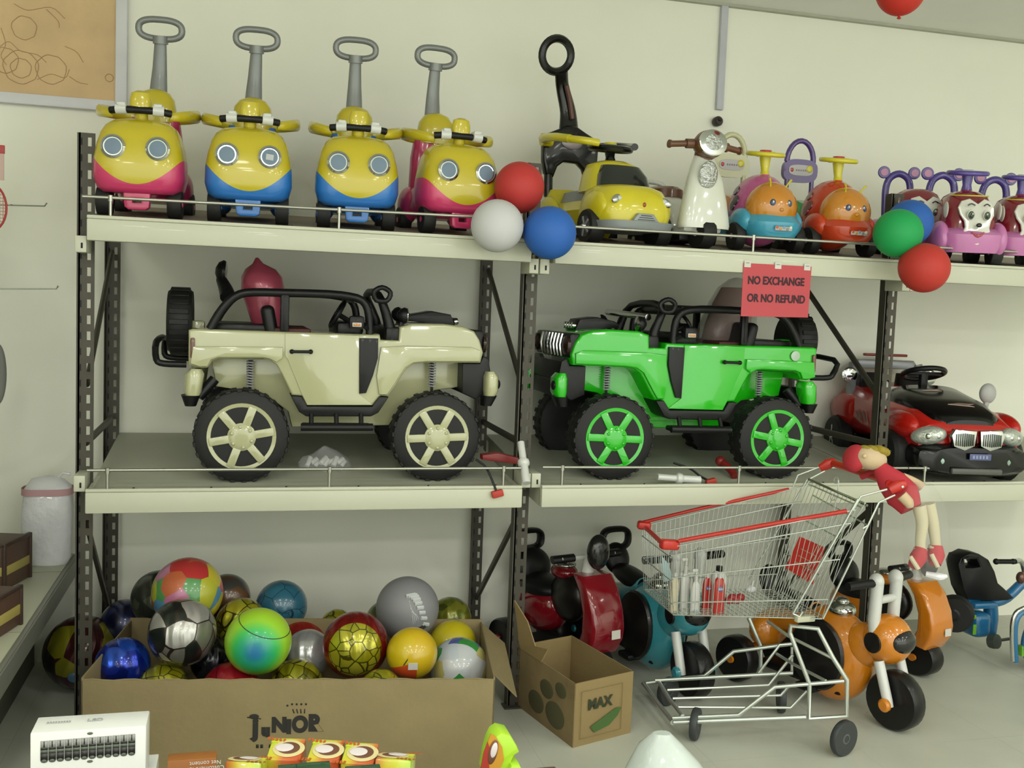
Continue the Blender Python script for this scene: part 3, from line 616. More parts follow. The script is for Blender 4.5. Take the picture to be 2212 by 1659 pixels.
q = W(1653, 543, .0); beetle('pink ladybird car with orange face and sky blue underbody', q.x + .005, -.03, -.02, PINKV, SKY, SEATO, CREAMB, DKP, True)
q = W(1808, 550, .0); beetle('red ladybird car with orange face and purple backrest', q.x + .02, -.02, -.02, RORG, RORG, SEATG, PURP, plastic('red_spot', (120, 40, 50)))

# ------------------------------------------------------------------ animal-faced cars
MAR = plastic('maroon_shell', (140, 22, 44), .2, 1.); LIL = plastic('lilac_pink', (212, 128, 190)); PUR2 = plastic('violet', (84, 66, 156)); EARP = plastic('ear_pink', (196, 126, 168)); FACEW = plastic('face_white', (232, 232, 220)); EYEG = plastic('eye_green', (74, 92, 70))
def animal_car(lab, x, y, rz):
    t = thing('animal_face_car', lab, 'ride-on car', (x, y, ZU(y)), rz, RT_ * .5, group='white-faced animal cars on the top shelf')
    g = G(); g.loft([(0, .13, .12, .118, .15, 3), (0, .13, .18, .116, .145, 2.8), (0, .135, .24, .105, .13, 2.6), (0, .14, .285, .085, .105, 2.4), (0, .14, .305, .055, .07, 2.2), (0, .14, .31, .02, .03, 2)], MAR, 44); g.build('shell', t)
    g = G(); g.loft([(0, .13, .05, .125, .18, 3), (0, .13, .08, .14, .19, 3), (0, .12, .125, .142, .185, 3), (0, .13, .15, .125, .165, 2.8)], LIL, 48)
    for sx, yy in ((-1, .06), (1, .06), (-1, .34), (1, .34)): g.ell((sx * .12, yy, .105), (.036, .088, .075), LIL)
    g.loft([(0, .34, .06, .11, .13, 3), (0, .34, .14, .11, .13, 2.8), (0, .35, .18, .09, .11, 2.6)], LIL, 30)
    g.build('lower_body', t)
    g = G()
    prof = [(0, .262), (.03, .272), (.06, .262), (.074, .235), (.07, .205), (.055, .18), (.05, .155), (.058, .13), (.052, .105), (.03, .088), (0, .082)]
    full = prof + [(-x_, z_) for x_, z_ in prof[-2:0:-1]]
    full[0] = (0, .250)
    g.prism(full, -.062, -.052, FACEW, bev=.003); g.warp(lambda c: Vector((c.x, c.y + c.x * c.x * 5.5 + (.045 if c.z > .2 else 0) * (c.z - .2) / .07 * .9, c.z))); fo = g.build('face_plate', t)
    for sx in (-1, 1):
        e = G(); e.ell((sx * .033, -.053, .205), (.016, .008, .021), FACEW, n=16); e.ell((sx * .033, -.058, .203), (.0125, .007, .017), EYEG, n=16); e.ell((sx * .033, -.063, .201), (.007, .005, .010), plastic('pupil', (14, 14, 16)), n=12); e.ell((sx * .030, -.067, .208), (.003, .002, .004), WHITEP, n=8); e.build('eye', fo)
        e = G(); e.tube([(sx * .018, -.052, .243), (sx * .032, -.046, .250), (sx * .046, -.042, .243)], .003, DKP, n=6, sub=3); e.build('eyebrow', fo)
        e = G(); e.ell((sx * .110, .03, .225), (.006, .028, .034), FACEW, n=20); e.build('painted_ear', t)
    e = G(); e.ell((0, -.066, .163), (.012, .009, .009), plastic('nose_black', (20, 20, 26)), n=14); e.build('nose', fo)
    e = G(); e.tube([(-.026, -.058, .135), (-.014, -.062, .124), (0, -.064, .12), (.014, -.062, .124), (.026, -.058, .135)], [.003, .006, .009, .006, .003], plastic('mouth_red', (186, 84, 96)), n=8, sub=3); e.build('mouth', fo)
    g = G(); g.tube([(.06 * math.cos(a) * 1.25, .12 + .09 * math.sin(a) - .03, .289 + .004 * math.sin(a)) for a in [PI * k / 10 + PI for k in range(11)]], .0028, SWY, n=6); g.build('yellow_trim', t)
    g = G(); g.tube([(0, .13, .30), (0, .13, .335), (0, .13, .375)], [.026, .018, .024], PUR2, n=14, sub=2); g.torus((0, .13, .385), .078, .0105, PUR2, axis=(0, -.08, 1), k=10); g.box((0, .13, .385), (.15, .026, .012), PUR2, bev=.004); st = g.build('steering_wheel', t)
    g = G(); g.lathe([(.026, 0), (.022, .010)], (0, .13, .389), (0, 0, 1), mat('pale_cap', (200, 200, 206), .3), 16); g.build('horn_button', st)
    g = G(); g.lathe([(.028, 0), (.022, .014)], (0, .13, .302), (0, 0, 1), MAR, 14); g.build('column_collar', t)
    g = G(); g.loft([(0, .33, .17, .075, .08, 2.8), (0, .33, .20, .07, .075, 2.6)], LIL, 26); g.build('seat', t)
    g = G(); g.tube([(-.05, .455, .16), (-.055, .46, .26), (-.056, .46, .33), (-.04, .46, .375), (0, .46, .395), (.04, .46, .375), (.056, .46, .33), (.055, .46, .26), (.05, .455, .16)], .0165, PUR2, n=12, sub=4); bb = g.build('back_frame', t)
    g = G(); g.loft([(0, .455, .15, .065, .02, 2.6), (0, .458, .22, .05, .018, 2.4), (0, .46, .245, .03, .015, 2.2)], FACEW, 24); g.build('back_panel', bb)
    for sx in (-1, 1):
        e = G(); e.lathe([(.026, -.008), (.029, 0), (.026, .008)], (sx * .07, .46, .40), (0, -1, 0), PUR2, 22); eo = e.build('ear', bb)
        e = G(); e.lathe([(.019, .006), (.017, .011)], (sx * .07, .46, .40), (0, -1, 0), EARP, 20); e.build('ear_pad', eo)
    for sx, yy in ((-1, .06), (1, .06), (-1, .34), (1, .34)):
        g = G(); wheel(g, (sx * .118, yy, .055), .055, .045, (1, 0, 0), hub=GSV, ri=.55); g.build('wheel', t)
    return t
q = W(2085, 575, -.1); ac = animal_car('maroon and pink car with a white animal face, right of the lower red balloon', q.x - .01, -.14, -.28); ac.scale = (1, .82, 1)
q2 = W(2205, 585, -.1); dup(ac, (q2.x + .005, -.12, ZU(-.12)), -.28, 'maroon and pink car with a white animal face cut off by the right edge')
q3 = W(1928, 400, .5); a3 = dup(ac, (q3.x - .13, .08, ZU(.08)), -.30, 'ride-on car mostly hidden behind the green balloon, violet eared backrest showing')
for ch in list(a3.children):
    if ch.name.split('.')[0] in ('steering_wheel', 'column_collar', 'yellow_trim'):
        for g_ in list(ch.children): bpy.data.objects.remove(g_)
        bpy.data.objects.remove(ch)

# ------------------------------------------------------------------ balloons
def balloon(lab, px, py, r, Y, rgb, group, knot=(0, 0, -1)):
    c_ = W(px, py, Y); R_ = r / FPX * depth(c_)
    m = mat('balloon_%d_%d_%d' % rgb, rgb, .55, spec=.35, coat=.0, vary=.02)
    kd = Vector(knot).normalized()
    t = thing('balloon', lab, 'balloon', c_, group=group)
    g = G(); prof = []
    for k in range(25):
        a = PI * k / 24; rr = R_ * math.sin(a); h = -R_ * math.cos(a)
        if h > 0: h *= 1.06
        prof.append((rr, h))
    g.lathe(prof, (0, 0, 0), kd, m, 36); g.build('skin', t)
    g = G(); g.lathe([(.004, 0), (.003, .004), (.008, .012), (.006, .014)], kd * R_ * 1.04, kd, m, 10); g.build('knot', t)
g1, g2 = 'balloons where the two left bays meet', 'balloons by the right rack post'
YBn = -.32
balloon('red balloon above the white one, over the middle rack post', 1122, 404, 54, -.155, (200, 62, 60), g1, (0, .5, -1))
balloon('white balloon beside the middle rack post', 1074, 488, 57, -.262, (214, 214, 216), g1, (.5, 1, .3))
balloon('blue balloon next to the white one, under the yellow push car', 1188, 503, 57, -.262, (52, 108, 196), g1, (-.5, 1, .3))
balloon('green balloon on the right-hand shelf beam', 1940, 504, 52, -.26, (36, 172, 92), g2, (.4, 1, -.2))
balloon('blue balloon peeking out behind the green one', 1965, 481, 49, -.07, (52, 108, 196), g2, (0, .6, -.6))
balloon('red balloon hanging below the green one', 1997, 579, 53, -.335, (202, 62, 54), g2, (-.3, 1, .5))
cq = W(1946, -22, -.5); 
balloon('red balloon against the ceiling, cut off by the top edge', 1946, -24, 53, -.45, (214, 58, 48), 'balloon on the ceiling', (0, 0, -1))

# ------------------------------------------------------------------ ride-on off-road cars (traced side-on from the cream one, the green one faces the other way)
def c5(pts): return KX(300, 540, .3888, pts)
JY = .0                                       # near side plane of the wheels
jo = W(522, 1038, JY); jo = Vector((W(522, 943, JY).x, JY, ZM(JY)))
def jl(pts, Y): return [(x - jo.x, z - jo.z) for x, z in XZ(c5(pts), JY + Y)]
def offroad(lab, loc, body, rim, sgn, rimc, extra):
    t = thing('ride_on_off_roader', lab, 'ride-on car', loc, group=None)
    mi = sgn < 0
    def B(g, n, p=None, **k): return g.build(n, p or t, mirror=mi, **k)
    Y0, Y1 = .045, .56
    # body
    side = [(275, 445), (300, 438), (560, 446), (810, 455), (1230, 468), (1340, 470), (1345, 500), (1445, 503), (1450, 428), (1520, 410), (1700, 412), (1800, 425), (1865, 452), (1895, 500), (1915, 570), (1900, 628), (1600, 627), (1530, 633), (1490, 660), (1462, 700), (1425, 760), (1385, 815), (1345, 812), (1300, 865), (930, 865), (905, 812), (850, 808), (820, 745), (790, 685), (765, 640), (725, 612), (690, 604), (440, 604), (408, 614), (392, 640), (380, 655), (335, 655), (275, 640)]
    g = G(); g.prism(jl(side, Y0), Y0, Y1, body, bev=.010, seg=3); bo = B(g, 'body')
    # raised fender belt along the side
    g = G(); belt = [(300, 535), (560, 536), (800, 540), (800, 600), (765, 625), (725, 604), (690, 597), (440, 597), (400, 610), (380, 648), (335, 648), (285, 632)]
    g.prism(jl(belt, Y0 - .012), Y0 - .014, Y0 + .01, body, bev=.006); B(g, 'fender_belt', bo); g = G()
    belt2 = [(1345, 540), (1480, 532), (1850, 540), (1900, 560), (1895, 620), (1600, 620), (1525, 627), (1480, 655), (1452, 697), (1415, 755), (1380, 805), (1335, 805), (1320, 700)]
    g.prism(jl(belt2, Y0 - .012), Y0 - .014, Y0 + .01, body, bev=.006); B(g, 'fender_belt', bo)
    # door
    g = G(); door = [(812, 462), (1225, 475), (1225, 800), (1300, 862), (935, 862), (905, 800), (860, 690), (828, 610), (812, 590)]
    g.prism(jl(door, Y0 - .004), Y0 - .006, Y0 + .01, body, bev=.003); dr = B(g, 'door')
    g = G(); a = jl([(850, 565), (955, 566)], Y0 - .02); 
    g.tube([(a[0][0], Y0 - .022, a[0][1]), (a[1][0], Y0 - .022, a[1][1])], .0055, BLACK, n=10)
    for q_ in a: g.ell((q_[0], Y0 - .015, q_[1]), (.009, .012, .009), BLACK, n=14)
    B(g, 'door_handle', dr)
    # black corner panel behind the front arch
    g = G(); g.prism(jl([(1228, 490), (1330, 492), (1328, 600), (1300, 700), (1262, 795), (1226, 798)], Y0 - .012), Y0 - .016, Y0 + .005, BLACK, bev=.003); B(g, 'side_vent')
    # inner chassis
    g = G(); tub = [(400, 600), (1850, 620), (1800, 760), (1650, 780), (1450, 880), (1390, 975), (850, 985), (830, 900), (700, 800), (560, 780), (430, 760)]
    g.prism(jl(tub, .17), .17, .46, body, bev=.008); B(g, 'underbody')
    # sill and step
    g = G(); sill = [(845, 812), (905, 815), (935, 868), (1295, 870), (1335, 815), (1388, 818), (1330, 905), (1290, 925), (930, 925), (890, 900)]
    g.prism(jl(sill, Y0 - .01), Y0 - .014, Y1 - .06, BLACK, bev=.006); B(g, 'sill')
    g = G(); st = jl([(900, 985), (1300, 985), (960, 930), (1100, 930), (1238, 930)], Y0 - .04)
    g.tube([(st[0][0], Y0 - .04, st[0][1]), (st[1][0], Y0 - .04, st[1][1])], .0145, BLACK, n=12)
    for k in (2, 3, 4): g.tube([(st[k][0], Y0 - .01, st[k][1] + .01), (st[k][0], Y0 - .035, st[0][1])], .009, BLACK, n=10)
    g.box(((st[0][0] + st[1][0]) / 2, Y0 + .0, st[0][1]), ((st[1][0] - st[0][0]) * .96, .07, .02), BLACK, bev=.006)
    B(g, 'side_step')
    # wheels
    wx = [0, jl([(1656, 1037)], 0)[0][0]]; wz = jl([(571, 1035)], 0)[0][1]
    R_ = .170
    for k, x in enumerate(wx):
        for far in (0, 1):
            yc = .055 if not far else .545
            g = G(); w2 = .12; pr = [(R_ * .6, -w2 / 2), (R_ * .84, -w2 / 2), (R_ * .97, -w2 * .42), (R_, -w2 * .3), (R_, w2 * .3), (R_ * .97, w2 * .42), (R_ * .84, w2 / 2), (R_ * .6, w2 / 2)]
            g.lathe(pr, (x, yc, R_), (0, 1, 0), RUBBER, 40); wl = B(g, 'wheel')
            g = G()
            for j in range(26):
                a_ = 2 * PI * j / 26
                for s_ in (-1, 1):
                    g.box((x + math.cos(a_ + s_ * .06) * R_ * .985, yc + s_ * w2 * .27, R_ + math.sin(a_ + s_ * .06) * R_ * .985), (.010, w2 * .36, .019), RUBBER, rot=(0, -a_, 0), bev=.002, seg=1)
            B(g, 'tread', wl)
            ys = yc - w2 / 2 if not far else yc + w2 / 2; sd = -1 if not far else 1
            g = G(); g.lathe([(R_ * .62, .02), (R_ * .64, .0), (R_ * .72, -.002), (R_ * .735, .004), (R_ * .72, .012)], (x, ys, R_), (0, -sd, 0), rim, 44)
            g.warp(lambda c: c)
            g.lathe([(R_ * .30, -.03), (R_ * .30, .004), (R_ * .22, .012), (R_ * .12, .014), (.001, .014)], (x, ys, R_), (0, sd, 0), rim, 30)
            for j in range(6):
                a_ = j * PI / 3 + (.04 if k else .18)
                g.box((x + math.cos(a_) * R_ * .47, ys + sd * .001, R_ + math.sin(a_) * R_ * .47), (R_ * .42, .012, .030), rim, rot=(0, -a_, 0), bev=.003)
                a2 = a_ + .5; g.ell((x + math.cos(a2) * R_ * .22, ys + sd * .012, R_ + math.sin(a2) * R_ * .22), (.007, .005, .007), rim, n=10)
            rm = B(g, 'wheel_rim', wl)
            g = G(); g.lathe([(R_ * .62, -.012), (R_ * .62, .0), (.001, .0)], (x, ys - sd * .03, R_), (0, sd, 0), mat('wheel_disc_black', (20, 20, 20), .7), 30); B(g, 'wheel_disc', wl)  # plain black disc set behind the spokes
    # coil springs and axles
    for x_, nm in ((620, 0), (1632, 1)):
        q_ = jl([(x_, 612), (x_ + (8 if nm else 0), 760)], .13)
        g = G(); zt_, zb2 = q_[0][1], q_[1][1]
        g.tube([(q_[0][0] + .013 * math.cos(k * .7), .13 + .013 * math.sin(k * .7), zt_ + (zb2 - zt_) * k / 90) for k in range(91)], .0028, mat('spring_grey', (196, 196, 204), .4, .3), n=6); g.tube([(q_[0][0], .13, zt_), (q_[0][0], .13, zb2 - .03)], .006, BLACK); B(g, 'coil_spring')
    for x in wx:
        g = G(); g.tube([(x, .07, R_), (x, .53, R_)], .016, BLACK, n=12); B(g, 'axle')
    # front end
    g = G(); fr = jl([(1800, 630), (1895, 630), (1915, 590), (1945, 610), (1955, 680), (1935, 800), (1870, 830), (1795, 795)], Y0 + .03)
    g.prism(fr, Y0 + .03, Y1 - .03, BLACK, bev=.006); fx_ = jl([(1905, 520)], Y0)[0]
    g.box((fx_[0] - .012, (Y0 + Y1) / 2, fx_[1] + .0), (.05, Y1 - Y0 - .03, .10), BLACK, bev=.012); fg = B(g, 'front_grille')
    for k in range(7):
        g = G(); g.tube([(fx_[0] + .012, .165 + k * .045, fx_[1] - .045), (fx_[0] + .02, .165 + k * .045, fx_[1]), (fx_[0] + .010, .165 + k * .045, fx_[1] + .045)], .008, CHROME, n=8, sub=2); B(g, 'grille_bar', fg)
    for yy in (.09, .515):
        g = G(); g.lathe([(.04, 0), (.038, .012), (.02, .02), (.001, .022)], (fx_[0] + .01, yy, fx_[1]), (1, 0, 0), mat('dark_lamp', (60, 44, 38), .1, .3), 20); B(g, 'headlamp', fg)
    bz = jl([(1955, 740), (1985, 700), (1980, 800), (1940, 860)], Y0)
    zc_ = (bz[0][1])
    for yy in (.075, .53):
        g = G(); g.loft([(bz[0][0], yy, zc_ - .055, .02, .04, 3), (bz[0][0] + .005, yy, zc_ - .03, .028, .05, 3), (bz[0][0] + .005, yy, zc_ + .025, .028, .05, 3), (bz[0][0], yy, zc_ + .045, .016, .04, 3)], body, 26); B(g, 'bumper_corner')
    g = G(); g.box((bz[0][0] - .005, (Y0 + Y1) / 2, zc_ - .02), (.035, Y1 - Y0 - .04, .07), BLACK, bev=.01)
    for yy in (.06, .545): g.ell((bz[0][0] + .03, yy, zc_ - .005), (.012, .022, .02), BLACK, n=14)
    g.loft([(bz[0][0] - .01, .075, zc_ - .09, .02, .035, 3), (bz[0][0], .075, zc_ - .05, .03, .045, 3)], BLACK, 20); B(g, 'front_bumper')
    # rear end: tail lamp, bumper, bull bar, spare wheel
    tl = jl([(318, 545)], Y0)[0]
    g = G(); g.box((tl[0] - .012, Y0 + .004, tl[1]), (.016, .03, .075), mat('tail_lamp', (110, 60, 44), .2, coat=.5), bev=.005); B(g, 'tail_lamp')
    rb = jl([(298, 745), (285, 840)], Y0)
    for yy in (.08, .53):
        g = G(); g.loft([(rb[0][0] + .0, yy, rb[0][1] - .06, .018, .035, 3), (rb[0][0], yy, rb[0][1] - .03, .032, .045, 3), (rb[0][0] + .006, yy, rb[0][1] + .035, .034, .05, 3), (rb[0][0] + .01, yy, rb[0][1] + .055, .02, .04, 3)], body, 26); B(g, 'rear_bumper_corner')
    g = G(); g.loft([(rb[1][0], .08, rb[1][1] - .02, .02, .03, 3), (rb[1][0], .08, rb[1][1] + .02, .034, .045, 3)], BLACK, 20); r2 = jl([(420, 720)], .1)[0]; g.tube([(rb[0][0] + .02, .1, rb[1][1] + .01), (r2[0], .12, r2[1] + .0)], .02, BLACK, n=12); g.box((rb[0][0], (Y0 + Y1) / 2, rb[0][1] - .01), (.04, .4, .06), BLACK, bev=.01); B(g, 'rear_bumper')
    bb = jl([(265, 635), (140, 630), (98, 605), (98, 510), (120, 495), (150, 545), (200, 560)], Y0 + .06)
    g = G(); P_ = [(x, Y0 + .05, z) for x, z in bb[:4]]; P2 = [(x, Y1 - .08, z) for x, z in bb[:4]][::-1]
    g.tube([Vector(p) for p in P_] + [Vector((p[0], p[1], p[2])) for p in P2], .012, BLACK, n=12, sub=3); B(g, 'rear_guard_bar')
    sp = jl([(232, 395)], .3)[0]
    g = G(); rr = abs(jl([(232, 222)], .3)[0][1] - jl([(232, 590)], .3)[0][1]) / 2
    g.lathe([(rr * .55, -.045), (rr * .9, -.045), (rr, -.028), (rr, .028), (rr * .9, .045), (rr * .55, .045)], (sp[0], .3, sp[1]), (1, 0, 0), RUBBER, 36)
    for j in range(20):
        a_ = 2 * PI * j / 20; g.box((sp[0], .3 + math.cos(a_) * rr * .985, sp[1] + math.sin(a_) * rr * .985), (.07, .02, .01), RUBBER, rot=(a_ - PI / 2, 0, 0), bev=.002, seg=1)
    sw = B(g, 'spare_wheel')
    g = G(); g.lathe([(rr * .6, 0), (rr * .5, .012), (.001, .016)], (sp[0] - .03, .3, sp[1]), (-1, 0, 0), rim, 28); g.box((sp[0] + .06, .3, sp[1] - .02), (.06, .06, .05), body, bev=.01); B(g, 'spare_wheel_hub', sw)
    # roll cage
    for far, yy in ((0, Y0 + .02), (1, Y1 - .03)):
        cg = jl([(395, 440), (440, 360), (500, 285), (560, 246), (640, 235), (800, 238), (1050, 245), (1170, 258), (1240, 280), (1272, 330), (1280, 400), (1282, 470)], Y0 + .02)
        g = G(); g.tube([(x, yy, z) for x, z in cg], .0155, BLACK, n=14, sub=2); b1 = jl([(810, 240), (810, 455)], Y0 + .02); 
        g.box(((b1[0][0] + b1[1][0]) / 2, yy, (b1[0][1] + b1[1][1]) / 2), (.032, .026, b1[0][1] - b1[1][1]), BLACK, bev=.008); g.box(((b1[0][0] + b1[1][0]) / 2 - .0, yy - .014, (b1[0][1] + b1[1][1]) / 2), (.006, .004, b1[0][1] - b1[1][1] - .02), BLACK, bev=.001)
        B(g, 'roll_bar')
    top = jl([(800, 240), (1180, 258)], Y0 + .02)
    g = G(); g.box(((top[0][0] + top[1][0]) / 2, (Y0 + Y1) / 2 + .06, top[0][1] + .004), (top[1][0] - top[0][0], Y1 - Y0 - .12, .022), BLACK, bev=.01)
    g.tube([(top[0][0] - .12, Y0 + .02, top[0][1]), (top[0][0] - .12, Y1 - .03, top[0][1])], .013, BLACK, n=12); g.tube([(top[1][0] + .02, Y0 + .02, top[1][1] - .01), (top[1][0] + .02, Y1 - .03, top[1][1] - .01)], .015, BLACK, n=12); B(g, 'roof_panel')
    # windscreen frame
    ws = jl([(1400, 500), (1385, 400), (1335, 250)], Y0 + .05)
    g = G(); P_ = [(ws[0][0], Y0 + .04, ws[0][1]), (ws[1][0], Y0 + .045, ws[1][1]), (ws[2][0], Y0 + .07, ws[2][1]), (ws[2][0] - .005, Y1 - .09, ws[2][1]), (ws[1][0], Y1 - .06, ws[1][1]), (ws[0][0], Y1 - .05, ws[0][1])]
    g.tube(P_, [.026, .02, .015, .015, .02, .026], BLACK, n=12, sub=3); g.box((ws[0][0] + .01, (Y0 + Y1) / 2, ws[0][1] + .02), (.07, Y1 - Y0 - .03, .06), BLACK, bev=.012); wsf = B(g, 'windscreen_frame')
    mr = jl([(1350, 235)], Y0)[0]; g = G(); g.tube([(mr[0] - .02, Y0 + .0, mr[1] - .03), (mr[0] - .03, Y0 - .005, mr[1] + .0), (mr[0] + .0, Y0 - .005, mr[1] + .018), (mr[0] + .032, Y0, mr[1] + .0), (mr[0] + .02, Y0, mr[1] - .03)], .010, BLACK, n=10, closed=True, sub=3); B(g, 'grab_loop', wsf)
    # side mirror with orange turn lamp
    sm = jl([(1210, 415)], Y0 - .03)[0]
    g = G(); g.box((sm[0] + .0, Y0 - .025, sm[1] + .008), (.058, .03, .05), BLACK, bev=.012); g.tube([(sm[0] + .03, Y0 - .01, sm[1]), (sm[0] + .05, Y0 + .02, sm[1] - .02)], .01, BLACK); smo = B(g, 'side_mirror')
    g = G(); g.box((sm[0], Y0 - .042, sm[1]), (.034, .005, .016), WHITEP, bev=.002); g.box((sm[0], Y0 - .045, sm[1]), (.027, .004, .010), mat('amber_lamp', (206, 132, 36), .2, coat=.8), bev=.001); B(g, 'turn_lamp', smo)
    # cabin: seats, dash, steering wheel
    bl = jl([(560, 446), (1230, 468)], .2); cx0, cx1 = bl[0][0], bl[1][0]; zt = bl[0][1]
    for yy in (.17, .42):
        g = G(); g.box((cx0 + .11, yy, zt + .03), (.05, .17, .14), BLACK, rot=(0, -.2, 0), bev=.02, seg=3); g.box((cx0 + .19, yy, zt - .0), (.14, .17, .035), mat('seat_red_brown', (84, 40, 40), .6), bev=.01); B(g, 'seat')
    g = G(); g.box((cx1 - .05, .3, zt + .02), (.10, .42, .05), BLACK, bev=.015); 
    sw_ = Vector((cx1 - .09, .2, zt + .075)); g.torus(sw_, .055, .008, BLACK, axis=(-.9, 0, .5)); g.tube([sw_, sw_ + Vector((.07, 0, -.04))], .01, BLACK); g.box(sw_, (.012, .10, .02), BLACK, rot=(0, -.5, 0), bev=.003); B(g, 'steering_wheel')
    g = G(); g.box((cx0 + .02, .3, zt + .012), (.22, .4, .03), BLACK, bev=.01); B(g, 'rear_tray')
    # bonnet fittings
    sc = jl([(1500, 375), (1640, 340), (1745, 360), (1770, 425), (1500, 395)], .2)
    g = G(); g.prism([sc[0], (sc[0][0] + .02, sc[0][1] + .012), sc[1], sc[2], sc[3], sc[4]], .24, .38, BLACK, bev=.006); sco = B(g, 'bonnet_scoop')
    for k in range(4):
        g = G(); g.lathe([(.013, 0), (.015, .01), (.012, .016)], (sc[3][0] - .004, .255 + k * .035, sc[3][1] + .018), (1, 0, .15), CHROME, 14); g.lathe([(.010, .008), (.001, .0165)], (sc[3][0] - .004, .255 + k * .035, sc[3][1] + .018), (1, 0, .15), mat('amber_lamp', (206, 132, 36)), 12); B(g, 'scoop_lamp', sco)
    for yy in (.10, .48):
        q_ = jl([(1468, 365)], .1)[0]
        g = G(); g.lathe([(.012, -.022), (.026, -.010), (.032, .004), (.030, .012)], (q_[0] + (0 if yy < .2 else .03), yy, q_[1] + .0), (1, 0, .0), BLACK, 20); g.tube([(q_[0], yy, q_[1] - .01), (q_[0] - .01, yy, q_[1] - .05)], .01, BLACK); so = B(g, 'spot_lamp')
        g = G(); g.lathe([(.028, 0), (.030, .004), (.02, .009), (.001, .011)], (q_[0] + (.012 if yy < .2 else .042), yy, q_[1]), (1, 0, 0), CHROME, 20); B(g, 'spot_lamp_glass', so)
    if extra == 'cream':
        q_ = jl([(458, 118)], .28)[0]; q3_ = jl([(495, 260)], .2)[0]
        g = G(); g.lathe([(.012, -.022), (.034, -.012), (.044, .004), (.042, .012)], (q_[0], .28, q_[1]), (1, 0, -.1), BLACK, 22); g.tube([(q_[0] - .0, .28, q_[1] - .03), (q3_[0] - .01, .24, q3_[1] + .03), (q3_[0], .2, q3_[1])], [.02, .026, .03], BLACK, n=12, sub=3); so = B(g, 'roof_spot_lamp')
        g = G(); g.lathe([(.038, 0), (.040, .005), (.02, .012), (.001, .014)], (q_[0] + .01, .28, q_[1]), (1, 0, -.1), CHROME, 22); B(g, 'roof_lamp_glass', so)
    if extra == 'green':
        q_ = jl([(1440, 330)], .1)[0]
        g = G(); g.tube([(q_[0] - .02, .12, q_[1] + .005), (q_[0] + .02, .50, q_[1] + .02)], .014, CHROME, n=12); B(g, 'chrome_light_bar')
        g = G(); q_ = jl([(395, 500)], Y0)[0]; g.lathe([(.022, 0), (.021, .003), (.001, .004)], (q_[0] + .03, Y0 - .004, q_[1]), (0, -1, 0), mat('oval_badge', (170, 190, 172), .3, .6), 24); B(g, 'side_badge')
    return t
CRB = mat('cream_car_paint', (198, 198, 156), .25, coat=1., vary=.01); GRB = mat('green_car_paint', (36, 204, 24), .25, coat=1., vary=.01)
offroad('cream ride-on off-roader with black roll bars on the middle shelf, left bay', jo, CRB, CRB, 1, None, 'cream')
jg = Vector((W(1678, 948, JY).x, JY, ZM(JY)))
offroad('bright green ride-on off-roader with black roll bars on the middle shelf', jg, GRB, GRB, -1, None, 'green')

# pink wrapped bundle in the cream off-roader, red one in the green off-roader
def wrap(name, lab, cat, cx, cy, Y, prof, m, tilt=0, knotp=None, seed=0, m2=None):
    t = thing(name, lab, cat, tuple(W(cx, cy, Y)))
    g = G(); g.loft(prof, m, 44); o = g.build('wrapping', t); crumple(o, .010, 16, seed); o.rotation_euler = (0, tilt, 0)
    if m2:
        g = G(); g.loft([(a_, b_, c_, d_ * .82, e_ * .82, f_) for a_, b_, c_, d_, e_, f_ in prof[1:-1]], m2, 30); o2 = g.build('contents', t); o2.rotation_euler = (0, tilt, 0)
    return t
PKF = mat('pink_foil', (206, 92, 116), .35, .15, coat=.5, bump=.35, bscale=22, vary=.1, vscale=6)
wrap('wrapped_toy', 'pink plastic-wrapped bundle standing in the cream off-roader', 'wrapped toy', 572, 712, .30, [(0.02, 0, -.04, .03, .04, 2.2), (.01, 0, .0, .05, .06, 2.2), (0, 0, .08, .068, .075, 2.2), (-.01, 0, .15, .084, .085, 2.2), (-.015, 0, .2, .078, .08, 2.1), (-.02, 0, .235, .055, .055, 2), (-.03, 0, .255, .02, .02, 2), (-.035, 0, .275, .005, .005, 2)], PKF)
CLR = mat('clear_film', (216, 214, 208), .15, alpha=.38, coat=.5, bump=.8, bscale=24)
wrap('wrapped_toy', 'large dull red bundle in clear plastic wrap standing behind the no exchange sign', 'wrapped toy', 1560, 752, .34, [(0, 0, -.05, .10, .08, 2.4), (0, 0, .0, .125, .09, 2.4), (.02, 0, .1, .125, .10, 2.2), (.04, 0, .2, .11, .09, 2.2), (.06, 0, .27, .09, .07, 2.2), (.07, 0, .31, .05, .04, 2)], CLR, 0, None, 3, mat('dull_red_fabric', (150, 70, 60), .7, vary=.35, vscale=9))

# plastic bag with white fittings under the cream off-roader
CLB = mat('clear_bag', (226, 226, 228), .12, alpha=.25, coat=.6, bump=1., bscale=26)
q = FZ(705, 1020, ZM(.1) + .01)
t = thing('fittings_bag', 'small clear plastic bag of white fittings under the cream off-roader', 'plastic bag', (q.x, .19, ZM(.19)))
for k in range(9):
    g = G(); g.tube([(-.07 + k * .017, -.01 + .012 * (k % 3), .012 + .012 * (k % 2)), (-.055 + k * .017 + .01 * (k % 2), .01, .045 - .006 * (k % 3))], .010, mat('fitting_white', (222, 222, 220), .5), n=10); g.build('fitting', t)
g = G(); g.loft([(0, 0, .0, .098, .05, 3), (0, 0, .02, .104, .055, 3), (0, 0, .045, .095, .045, 2.6), (0, 0, .065, .05, .02, 2.2), (0, 0, .09, .012, .01, 2)], CLB, 36); o = g.build('bag_film', t); crumple(o, .012, 22, 4)

